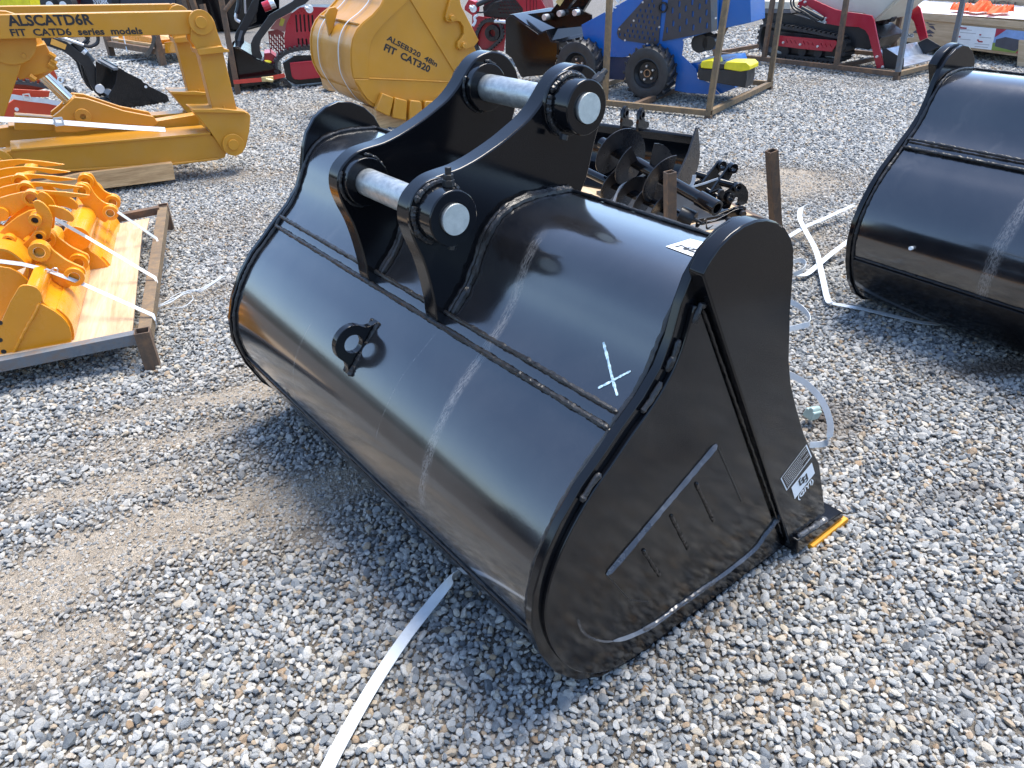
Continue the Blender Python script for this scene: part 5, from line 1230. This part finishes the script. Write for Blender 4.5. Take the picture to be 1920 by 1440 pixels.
m=MB(); m.cyl(w3(F3,zt3([(1440,135)])[0],-.03),w3(F3,zt3([(1440,135)])[0],.03),.045,16); m.cyl(w3(F3,zt3([(1370,110)])[0],-.02),w3(F3,zt3([(1440,135)])[0],-.02),.02,8); m.build('arm_pin',SIL,r3,.002)
m=MB(); m.tube([w3(F3,p,.55) for p in cr(zt3([(390,-40),(385,60),(360,170),(345,200)]),4)],.03,8,.04); m.build('hose',M['satin'],r3)
m=MB(); m.tube([w3(F3,p,.55) for p in cr(zt3([(345,195),(335,260),(350,300),(400,330)]),4)],.018,8,.04); m.build('hose_end',SIL,r3)
m=MB(); m.cyl(w3(F3,zt3([(470,-40)])[0],.6),w3(F3,zt3([(480,200)])[0],.6),.012,8); m.build('steel_pipe',SIL,r3)
bq=F3.T(zt3([(230,760),(300,715),(370,720),(450,765),(560,830),(650,900),(900,985),(1010,1085),(985,1200),(500,1290),(250,1290),(210,1000)]),-.0)
MB().prism(bq,-.02,-.006).build('bucket_side',M['black'],r3,.002); MB().prism(bq,.86,.874).build('bucket_side',M['black'],r3,.002)
pf=F3.T(zt3([(300,715),(370,720),(450,765),(560,830),(650,900),(900,985),(1010,1085),(985,1200),(500,1290),(250,1290)]),0); MB().prism(pf+offs(pf,.012)[::-1],-.006,.86).build('bucket_back',M['black'],r3,.002)
m=MB(); c=F3.uz(*zt3([(790,935)])[0],.1); m.sph((c[0],.1,c[1]),.05,12,(1.4,1,.5)); m.build('yellow_cap',YEL,r3)
pst=thing('steel_crate_post','grey-brown square steel crate upright left of the red tracked loader','post',Frame(gnd(452,178),14)); PF_=Frame(gnd(452,178),14)
p1=PF_.uz(415,0,0); b=Vector((-.03,0,.0)); d=Vector((p1[0],0,p1[1]))-b; m=MB(); m.hbox(b,b+d*1.35,.06,.06); m.build('upright',T1,pst,.002)
m=MB(); m.cyl(Vector((*PF_.uz(422,20,-.04)[:1],-.04,PF_.uz(422,20,-.04)[1])),Vector((PF_.uz(445,-10,-.04)[0],-.04,PF_.uz(445,-10,-.04)[1])),.025,10); m.build('diagonal_brace',T1,pst)
o=hang_strap('red_strap','red ratchet strap stretched low across the black bucket of the red loader',[PF_.world(*p) for p in ((PF_.uz(438,154,-.06)[0],-.06,PF_.uz(438,154,-.06)[1]),(PF_.uz(495,149,-.12)[0],-.12,PF_.uz(495,149,-.12)[1]),(PF_.uz(534,141,-.14)[0],-.14,PF_.uz(534,141,-.14)[1]))],.045,(0,0,1),simple('red_webbing',(.62,.06,.035),.6))
c=PF_.uz(503,148,-.15); m=MB(); m.box((c[0]-.075,-.17,c[1]-.025),(c[0]+.06,-.13,c[1]+.025)); m.cyl((c[0]-.03,-.18,c[1]),(c[0]+.05,-.18,c[1]-.02),.02,8); o=m.build('ratchet',simple('yellow_zinc',(.6,.5,.25),.35,.6),None,.004); o.location=PF_.o; o.rotation_euler=(0,0,PF_.az); tag(o,'yellowish metal ratchet on the red strap','ratchet')

# ================================================================== red machine right of the yellow bucket
F5=Frame(gnd(965,148),-14); z5=lambda p:Z(860,0,.15625,p)
F5=Frame(F5.world(0,.9,0),-14)
r5=thing('red_perforated_loader','red tracked machine with slotted hood and black perforated guard, between yellow bucket and blue loader','loader',F5)
q=F5.T(z5([(690,0),(770,100),(775,178),(1030,152),(1050,110),(1010,30),(960,-60),(650,-60)]),0); hs=[]
for x in (808,850,890,925): hs.append([F5.uz(*p,0) for p in z5([(x,-20),(x+12,-20),(x+14,130),(x+2,135)])])
MB().prism(q,0,.01,holes=hs).build('hood',RED,r5)
q=F5.T(z5([(430,0),(640,-30),(700,20),(770,90),(772,178),(640,180),(560,215),(430,205),(300,180),(290,80)]),.05); hs=[]
for i in range(9):
    for j in range(4):
        x=470+i*36+(j%2)*18; y=20+j*42; 
        if y<180 and x<740: hs.append([F5.uz(*p,.05) for p in z5([(x,y),(x+14,y-6),(x+24,y+8),(x+22,y+20),(x+8,y+14)])])
MB().prism(q,.05,.058,holes=hs).build('perforated_guard',M['satin'],r5)
MB().prism(F5.T(z5([(300,-60),(1000,-60),(1040,160),(600,420),(300,420)]),.15),.15,.8).build('body_core',paint('dark_red_paint',(.12,.006,.012),.4),r5,.01)
pl('lower_panel',F5,z5([(160,180),(300,200),(430,220),(570,240),(560,450),(540,620),(440,600),(280,600),(160,430)]),.06,.075,RED,r5,.004)
track(r5,F5,z5([(190,560),(200,420),(260,290),(340,240),(470,250),(520,330),(520,450),(440,540),(340,620),(230,640)]),-.02,.10,RUB,28,.015)
disc('sprocket',F5,z5([(400,400)])[0],-.03,.08,.10,M['satin'],r5,.045); 
for a in range(5): 
    c=F5.uz(*z5([(400,400)])[0],-.03); m=MB(); m.cyl((c[0]+.07*math.cos(a*1.257),-.04,c[1]+.07*math.sin(a*1.257)),(c[0]+.07*math.cos(a*1.257),-.02,c[1]+.07*math.sin(a*1.257)),.018,10); m.build('sprocket_bolt',M['ink'],r5)
pl('red_bracket',F5,z5([(70,80),(120,-10),(200,20),(225,100),(215,170),(160,185),(70,120)]),-.12,.0,RED,r5,.006)
m=MB(); m.cyl(w3(F5,z5([(175,105)])[0],-.14),w3(F5,z5([(175,105)])[0],-.1),.045,14); m.cyl(w3(F5,z5([(130,80)])[0],-.13),w3(F5,z5([(175,105)])[0],-.13),.025,8); m.build('arm_pin',SIL,r5,.002)
m=MB(); m.cyl(w3(F5,z5([(220,60)])[0],-.1),w3(F5,z5([(420,-30)])[0],-.1),.03,10); m.build('hydraulic_ram',M['satin'],r5)
m=MB(); m.tube([w3(F5,p,-.12) for p in cr(z5([(215,150),(330,140),(400,50),(520,10)]),4)],.010,6); m.build('hose',M['satin'],r5)
m=MB(); m.tube([w3(F5,p,-.14) for p in cr(z5([(230,180),(190,210),(200,260),(170,310)]),4)],.018,6,.2); m.build('tied_rag',M['label'],r5)
m=MB(); m.cyl(w3(F5,z5([(430,255)])[0],.0),w3(F5,z5([(575,265)])[0],.0),.025,10); m.build('steel_bar',SIL,r5)
P5=Frame(gnd(928,118),-14); p5=thing('steel_crate_post','brown square steel crate upright in front of the red perforated machine','post',P5)
m=MB(); m.hbox((0,0,0),(P5.uz(927,0,0)[0],0,1.5),.06,.06); m.build('upright',T2,p5,.002)

# ================================================================== pallet of orange beams
F6=Frame(gnd(306,124),-44); z6=lambda p:Z(180,0,.125,p)
p6=thing('steel_pallet','distant rusty steel pallet loaded with orange beams, seen between the ripper arms','pallet',F6)
xl=F6.uz(208,97,0)[0]
tubebar('rail',(xl,0,.20),(0,0,.20),T1,p6,.08); tubebar('rail',(0,.04,.2),(0,.9,.2),T1,p6,.08)
for x in (xl,0): m=MB(); m.hbox((x,-.0,0),(x,0,.75 if x==0 else .6),.09,.09); m.build('upright',T1,p6,.002)
MB().box((xl+.05,.05,.24),(-.05,.9,.28)).build('deck_board',M['timber'],p6,.004)
ob6=thing('orange_attachment','stack of orange painted steel beams on the distant rusty pallet','attachment',F6)
pl('beam',F6,z6([(330,530),(620,520),(980,600),(960,700),(700,650),(420,610),(340,600)]),.1,.3,OR,ob6,.006)
pl('beam',F6,z6([(330,600),(420,615),(600,660),(600,730),(470,720),(340,680)]),.05,.25,OR,ob6,.006)
pl('end_plate',F6,z6([(1020,635),(1300,600),(1330,780),(1040,800)]),.05,.08,OR,ob6,.006)
o=hang_strap('pallet_strap','narrow white strap round the orange beams on the distant pallet',rib(F6,Z(180,0,.125,[(405,525),(430,620),(470,785)]),[.02,-.02,-.06]),.03,F6.u)
hang_strap('hose_bundle','black hose knotted with white tags hanging on the distant orange beams',rib(F6,cr(Z(180,0,.125,[(890,530),(860,620),(840,700),(790,790),(750,830)]),3),-.08),.07,F6.u,M['satin'])

# ================================================================== dark things along the top edge
F7=Frame(gnd(395,60),-8); z7=lambda p:Z(180,0,.125,p)
t7=thing('large_black_bucket','wide black bucket far behind the right end of the ripper','bucket',F7)
pl('side_shell',F7,[(345,-60),(348,40),(356,52),(455,56),(480,40),(478,-60)],0,.02,M['black'],t7,.004)
pf=F7.T([(345,-60),(348,40),(358,53),(455,57)],0); MB().prism(pf+offs(pf,.02)[::-1],.02,1.2).build('floor_shell',M['black'],t7,.003)
pl('side_shell',F7,[(345,-60),(348,40),(356,52),(455,56),(480,40),(478,-60)],1.2,1.22,M['black'],t7,.004,off=0)
t8=thing('pipe_rack','rusty upright posts beside the far black bucket','rack',Frame(F7.world(0,-.4,0),-8)); F8=Frame(F7.world(0,-.4,0),-8)
for (a,b) in (((360,0),(368,24)),((379,8),(386,30)),((345,-5),(352,20))):
    q0,q1=F8.uz(*a,0),F8.uz(*b,0); m=MB(); d=Vector((q1[0]-q0[0],0,q1[1]-q0[1])); m.hbox((q0[0]-d.x,0,q0[1]-d.z) if a[1]<1 else (q0[0],0,q0[1]),(q0[0]+d.x*q0[1]/max(.1,-d.z),0,0),.09,.09); m.build('upright',T1,t8,.003)
F9=Frame(gnd(200,62),-2); t9=thing('dark_compact_loader','dark grey compact loader with pale SV lettering, beyond the ripper beam','loader',F9)
pl('body',F9,[(150,-70),(150,22),(165,50),(330,55),(330,-70)],0,1.2,simple('slate_grey_paint',(.035,.04,.055),.4),t9,.02)
pl('vent_box',F9,[(208,-20),(222,-20),(224,7),(209,5)],-.03,0,M['ink'],t9,.01)
fit_text('lettering','SV08R',F9,(176,8),(204,7),(176,-2),-.01,M['label'],t9,.05,0)
for x in (165,300): disc('wheel',F9,(x,48),-.12,.25,.33,RUB,t9,.16)
FA=Frame(gnd(80,70),-2); ta=thing('red_compact_machine','bright red machine with small white-hubbed wheel, far behind the ripper beam','machine',FA)
pl('body',FA,[(-40,-60),(-40,30),(80,40),(118,20),(120,-60)],0,1.3,RED,ta,.02)
for x in (93,118): disc('wheel',FA,(x,10),-.2,.0,.20,RUB,ta); disc('hub',FA,(x,10),-.22,-.2,.07,M['label'],ta)
for x in (-10,60): disc('base_wheel',FA,(x,50),-.1,.2,.33,RUB,ta)
FB=Frame(gnd(40,110),-2); tb_=thing('yellow_panel_stack','stack of yellow ribbed panels at the upper left corner','panels',FB)
for i in range(5): pl('panel',FB,[(5+i*8,-60),(14+i*8,-60),(30+i*7,14),(10+i*7,14),(-10+i*7,14)],-.02*i,.0+.2,YEL,tb_,.004)
pl('stand',FB,[(-10,14),(45,14),(40,60),(-10,60)],0,.4,M['satin'],tb_,.004)

# ================================================================== black attachments on the pallet behind the big bucket
AF=Frame(gnd(1258,500),19); z12=lambda p:Z(1090,200,.13889,p); z14=lambda p:Z(1250,280,.125,p)
ap=thing('steel_pallet','rusty square-tube pallet with plywood deck under the black augers','pallet',AF)
pA_,pB_=AF.g(1258,500),AF.g(1457,468); print('auger posts',pA_,pB_)
dx=pB_[0]; dy=pB_[1]
MB().box((-.35,.05,.125),(dx-.03,1.55,.14)).build('plywood_deck',M['ply'],ap,.002)
tubebar('rail',(-.4,.0,.10),(dx+.03,.0,.10),T1,ap); tubebar('rail',(-.4,1.6,.10),(dx+.03,1.6,.10),T1,ap); tubebar('rail',(dx,.03,.10),(dx,1.57,.10),T1,ap); tubebar('rail',(-.4,.03,.10),(-.4,1.57,.10),T1,ap)
MB().box((.0,.22,.142),(dx-.12,.95,.158)).build('dark_fill_sheet',M['satin'],ap,.002)  # dark sheet added over the deck to darken it under the hitch
def upright(px_top,base,parent,s=.05):
    q=AF.uz(px_top[0],px_top[1],base[1]); m=MB(); m.hbox((base[0],base[1],0),(q[0],base[1],q[1]),s,s,.004); m.build('upright',T1,parent,.0015)
upright((1256,322),(AF.uz(1262,440,0)[0],0),ap); upright((1447,282),(dx,dy),ap)
def helix(p0,axis,r0,R_,turns,pitch,n=26,taper=1.,ph=0):
    """flat steel screw flight"""
    p0=Vector(p0);ax=Vector(axis).normalized();t=Vector((0,0,1));a=ax.cross(t).normalized();b=a.cross(ax)
    m=MB();N_=int(turns*n);vs=[]
    for i in range(N_+1):
        an=2*PI*i/n+ph; c=p0+ax*(pitch*i/n); e=a*math.cos(an)+b*math.sin(an); rr=R_*(1-(1-taper)*i/N_)
        for s_ in (-.0025,.0025): vs+=[c+e*r0+ax*s_,c+e*rr+ax*s_]
    fs=[]
    for i in range(N_):
        k_=i*4; j=k_+4; fs+=[(k_,k_+1,j+1,j),(k_+2,j+2,j+3,k_+3),(k_+1,k_+3,j+3,j+1)]
    fs+=[(0,2,3,1),(N_*4,N_*4+1,N_*4+3,N_*4+2)]
    m.add(vs,fs); return m
STL=paint('dusty_dark_flight_steel',(.014,.014,.016),.24,.0002,.16,(.18,.17,.16))
def auger(label,pa,pb,za,zb_,rs,R_,flights,hollow=True):
    Bw=gnd(pb[0],pb[1],zb_); ra=ray(pa[0],pa[1]); best=None
    for q in np.linspace(2.2,6.5,400):
        Aw=CO+ra*q; dd=(Aw-Bw)
        if dd.length<.4: continue
        cs=abs(dd.normalized().dot(((Aw+Bw)/2-CO).normalized())); e=abs(cs-.60)+(0 if Aw.y>Bw.y-.1 else 1)
        if best is None or e<best[0]: best=(e,Aw)
    Aw=best[1]; print(label,Aw,Bw,(Aw-Bw).length)
    loc=lambda P: Vector(((P-AF.o).dot(AF.u),(P-AF.o).dot(AF.w),P.z))
    A=loc(Aw); B=loc(Bw); ax=(B-A).normalized(); L=(B-A).length
    t=thing('auger',label,'auger',AF,'augers lying on the pallet')
    m=MB(); m.cyl(A,B-ax*.1,rs,24); m.build('shaft',M['black'],t)
    m=MB(); m.pipe(B-ax*.13,B,rs*1.22,rs*.8,28); sk=m.build('socket',M['black'],t,.002)
    for s0,tn,pt,ph,tp in flights:
        helix(A+ax*s0,ax,rs*.9,R_,tn,pt,30,tp,ph).build('flight',STL,t,ang=60)
    return t,A,B,ax
t1_,A1,B1,x1=auger('largest auger, its open pipe end pointing toward the camera',(1128,268),(1345,391),.35,.33,.034,.150,[(.03,1.75,.17,2.6,1.),(.40,1.0,.17,1.6,1.)])
t2_,A2,B2,x2=auger('middle auger lying in front of the largest one with a banding strap over it',(1100,322),(1288,412),.27,.22,.026,.108,[(.16,3.8,.13,2.5,1.)])
t3=thing('auger','small auger bit with a pointed screw tip beside the rusty upright','auger',AF,'augers lying on the pallet')
A3=Vector((*AF.g(1280,403,.26),.26)); B3=Vector((*AF.g(1322,420,.22),.22)); x3=(B3-A3).normalized()
m=MB(); m.cyl(A3-x3*.02,A3+x3*.06,.045,20); m.build('drive_head',M['satin'],t3,.003); m=MB(); m.cyl(A3,B3,.018,14,.004); m.build('shaft',M['satin'],t3)
helix(A3+x3*.05,x3,.012,.048,2.2,.055,24,.35).build('flight',SIL if False else M['satin'],t3,ang=60)
# black grading bucket behind
gb=thing('grading_bucket','wide black grading bucket with two lugs on its top edge, behind the augers','bucket',AF)
wq=1.30; rim=MF
GF=Frame(gnd(1300,330),-30)
gb.location=GF.o; gb.rotation_euler=(0,0,GF.az)
zrim=.46
L0=GF.g(1105,232,zrim); L1=GF.g(1298,256,zrim); print('grading',L0,L1)
az_=math.atan2(L1[1]-L0[1],L1[0]-L0[0]); GA=Frame(GF.world(L1[0],L1[1],0),-30+math.degrees(az_)); gb.location=GA.o; gb.rotation_euler=(0,0,GA.az)
WL_=1.25
m=MB(); m.prism([(.0,zrim),(.015,zrim+.01),(.05,zrim),(.05,zrim-.045),(.0,zrim-.05)],-WL_,0,axis='x'); m.build('top_rail',M['black'],gb,.004)
prof=[(.02,zrim-.02),(.09,zrim-.07),(.12,.30),(.10,.20),(.03,.155),(-.10,.145),(-.32,.15)]
pr_=cr(prof,4); MB().prism(pr_+offs(pr_,.008)[::-1],-WL_,0,axis='x').build('shell',M['black'],gb,ang=50)
for x in (-WL_-.01,0.0): MB().prism(cr([(.03,zrim+.05),(.07,zrim),(.12,.33),(.10,.22),(.03,.16),(-.1,.15),(-.3,.155),(-.2,.25),(-.05,.38)],2,True),x,x+.012,axis='x').build('end_plate',STL,gb,.002)
def lug(fr,px,w0,parent,hole,th=.018,mat=None):
    q=cr(fr.T(px,w0),3,True); c=fr.uz(*hole,w0); m=MB().prism(q,w0,w0+th,holes=[circ(c[0],c[1],.016,14)]); return m.build('lug',mat or M['black'],parent)
for i,pxs in enumerate(([(1166,240),(1166,212),(1172,206),(1178,208),(1180,222),(1186,230),(1186,238)],[(1196,240),(1196,218),(1202,210),(1209,212),(1211,224),(1217,231),(1218,240)])):
    c=GA.uz(*pxs[0],.0); h=(pxs[2][0]+2,pxs[2][1]+6)
    # plates stand across the rail
    x0_=GA.uz(pxs[1][0]+5,238,.02)[0]
    m=MB().prism(cr([(-.04,zrim),(-.035,zrim+.10),(-.015,zrim+.135),(.015,zrim+.135),(.03,zrim+.10),(.04,zrim+.05),(.09,zrim+.035),(.10,zrim)],2,True),x0_,x0_+.018,axis='x',holes=[circ(-.003,zrim+.095,.016,14)]); m.build('lug',M['black'],gb)
    m=MB(); m.pipe((x0_-.008,-.003,zrim+.095),(x0_+.026,-.003,zrim+.095),.030,.017,16); m.build('lug_boss',M['black'],gb,.001)
# hitch with lugs and linkage
hf=AF; hi=thing('hitch_frame','black quick-hitch frame with paired lugs and bolted arms in front of the pallet corner','hitch',AF)
def AP(px,w): a=AF.uz(px[0],px[1],w); return Vector((a[0],w,a[1]))
k=.125
for (pts,h,w) in (([(545,490),(760,210),(800,178),(840,185),(858,225),(850,270),(820,320),(700,440),(600,500)],(822,245),.52),([(655,650),(930,260),(965,225),(1010,230),(1030,270),(1020,320),(985,380),(920,490),(800,470),(700,600)],(990,285),.40)):
    q=AF.T(z14(pts),w); c=AF.uz(*z14([h])[0],w); MB().prism(q,w,w+.016,holes=[circ(c[0],c[1],.015,14)]).build('lug',M['black'],hi)
    m=MB(); m.pipe((c[0],w-.015,c[1]),(c[0],w+.025,c[1]),.030,.016,18); m.build('lug_boss',M['black'],hi,.002)
for (a,b,w,r_) in (((440,370),(620,420),.60,.022),((800,490),(1000,540),.36,.022),((590,600),(760,700),.5,.016),((690,640),(820,590),.4,.010)):
    m=MB(); m.cyl(AP(z14([a])[0],w),AP(z14([b])[0],w-.06),r_,16); m.build('cross_pin',M['black'],hi,.002)
pts=[(770,700),(880,650),(960,600),(1010,530),(1060,500),(1130,510),(1190,560),(1222,640),(1224,740),(1200,810),(1150,830),(1090,850),(1050,840),(1080,790),(1090,740),(1050,715),(1010,740),(980,800),(950,880),(860,900),(800,860)]
q=AF.T(z14(pts),.28); MB().prism(q,.28,.296,holes=[circ(*AF.uz(*z14([(1052,570)])[0],.28),.016,14),circ(*AF.uz(*z14([(938,720)])[0],.28),.016,14)]).build('side_plate',M['black'],hi)
for c in ((1052,570),(938,720)):
    cc=AF.uz(*z14([c])[0],.28); m=MB(); m.pipe((cc[0],.262,cc[1]),(cc[0],.30,cc[1]),.028,.016,18); m.build('side_boss',M['black'],hi,.002)
pl('side_plate',AF,z14([(770,700),(880,650),(960,600),(1010,530),(1060,500),(1130,510),(1190,560),(1222,640),(1224,740),(1200,810),(1100,850),(950,880),(860,900)]),.55,.566,M['black'],hi,.003,off=.28)
for w,dy_ in ((.16,0),(.24,-62)):
    arm=[(560,1085+dy_),(640,1090+dy_),(740,1060+dy_),(880,990+dy_),(1000,920+dy_),(1100,885+dy_),(1150,890+dy_),(1170,930+dy_),(1160,990+dy_),(1000,1100+dy_),(760,1180+dy_),(500,1225+dy_),(480,1180+dy_)]
    if dy_: arm=[(560,1060),(700,1010),(880,930),(1030,870),(1150,850),(1200,870),(1190,920),(1060,960),(900,1020),(700,1100),(560,1100)]
    pl('long_arm',AF,z14(arm),w,w+.014,M['black'],hi,.003)
for c,w in (((660,1160),.15),((918,1055),.15),((1128,962),.15),((1020,905),.23),((828,1010),.23),((800,640),.27)):
    m=MB(); p_=AP(z14([c])[0],w); m.cyl(p_,p_-Vector((0,.02,0)),.020,6); m.build('bolt_head',M['satin'],hi,.001)
pl('flat_bar',AF,z14([(490,1240),(1020,1110),(1040,1140),(700,1310),(560,1290)]),.08,.20,M['bluesteel'],hi,.002)
# banding straps over the augers
hang_strap('banding_strap','white banding strap looped down over the middle auger',rib(AF,cr([(1148,386),(1152,375),(1158,360),(1166,348),(1182,340),(1200,332),(1218,322)],3),[.45]*19),.014,AF.u)
hang_strap('banding_strap','white banding strap knotted at the socket of the largest auger, running to the hitch lugs',rib(AF,[(1268,358),(1290,353),(1320,344),(1346,335)],[.30,.32,.36,.38]),.012,(0,0,1))
hang_strap('banding_strap','short upright white strap tail in the middle of the black attachments',rib(AF,cr([(1294,352),(1299,342),(1302,328)],3),.34),.024,AF.u)

# ================================================================== loose straps on the gravel
def gstrap(name,label,pts,wd,group=None,side=None,mat=None):
    """pts: (px,py,height above ground) -> ribbon lying on the stones"""
    c=cr([tuple(gnd(a,b,h)) for a,b,h in pts],6); P=[Vector(p) for p in c]
    if side=='flat' or side is None:
        sd=[]
        for i,p in enumerate(P):
            t=(P[min(i+1,len(P)-1)]-P[max(i-1,0)]); sd.append(Vector((-t.y,t.x,0)).normalized())
    else: sd=side
    return hang_strap(name,label,P,wd,sd,mat,group)
gstrap('loose_strap','long white strap running from under the big bucket to the bottom edge',[(860,1068,.12),(848,1085,.07),(815,1125,.03),(760,1195,.018),(700,1285,.016),(640,1390,.016),(600,1470,.016),(580,1520,.016)],.033)
gstrap('loose_strap','white strap lying along the gravel at the foot of the second bucket',[(1550,566,.03),(1570,571,.022),(1620,580,.018),(1680,594,.02),(1740,606,.022),(1790,604,.035),(1825,596,.02)],.030)
def edge_strap(label,pts,wd,side): 
    c=cr([tuple(gnd(a,b,h)) for a,b,h in pts],6); return hang_strap('loose_strap',label,[Vector(p) for p in c],wd,side)
edge_strap('white strap standing in a crooked line between the two big buckets',[(1516,385,.10),(1502,390,.12),(1500,410,.10),(1510,432,.07),(1530,470,.05),(1540,510,.04),(1550,555,.03),(1556,568,.03)],.028,(.8,.5,.15))
gstrap('loose_strap','upper white strap crossing to the second bucket',[(1475,446,.08),(1510,425,.06),(1545,410,.05),(1600,385,.08)],.03)
gstrap('loose_strap','lower white strap crossing to the second bucket',[(1488,515,.03),(1510,515,.03),(1530,500,.035),(1560,475,.04),(1600,445,.08)],.03)
edge_strap('short curl of white strap against the rim of the big bucket',[(1480,494,.10),(1500,488,.10),(1511,495,.09),(1505,507,.08),(1488,515,.06)],.022,(0,.2,1))
edge_strap('middle curl of white strap beside the rim of the big bucket',[(1470,562,.12),(1495,572,.10),(1515,590,.08),(1518,606,.07),(1500,612,.06),(1475,618,.06)],.024,(0,.2,1))
edge_strap('large drooping loop of white strap right of the cutter plate',[(1475,700,.22),(1510,718,.20),(1540,750,.16),(1556,790,.10),(1555,820,.05),(1545,832,.02),(1518,834,.02)],.022,(.3,.3,1))
m=MB(); g_=gnd(1516,795); m.box((-.03,-.02,0),(.03,.02,.035)); m.cyl((-.03,.0,.035),(.03,0,.035),.012,8); o=m.build('strap_seal',simple('pale_green_metal',(.42,.55,.52),.4,.3),None,.004); o.location=g_+Vector((0,0,.03)); o.rotation_euler=(.2,.3,.7); tag(o,'small pale metal strap seal on the gravel beside the cutter plate','seal')
# twine
m=MB(); P=[Vector(gnd(a,b,h)) for a,b,h in ((296,578,.02),(320,566,.03),(350,552,.03),(365,548,.03),(380,546,.03),(400,532,.04),(418,520,.05))]
for j in range(4):
    pth=cr([tuple(p+Vector((random.uniform(-.012,.012),random.uniform(-.02,.02),random.uniform(0,.012)))) for p in P],5)
    if j==0: m=MB(); 
    m.tube(pth,.0028,5)
pth=cr([tuple(gnd(a,b,.02)) for a,b in ((318,560),(335,550),(352,548),(362,560),(345,575),(320,578),(300,582))],6); m.tube(pth,.002,5)
o=m.build('white_twine',M['white']); tag(o,'tangle of thin white twine between the orange pallet and the big bucket','twine'); o['kind']='stuff'
gstrap('loose_strap','pale strap on the ground behind the black bucket of the red-orange loader',[(215,118,.03),(240,113,.03),(275,109,.03)],.07)
# scraps
for (px,py,l,c_,s_) in ((805,1005,'',None,0),):
    pass
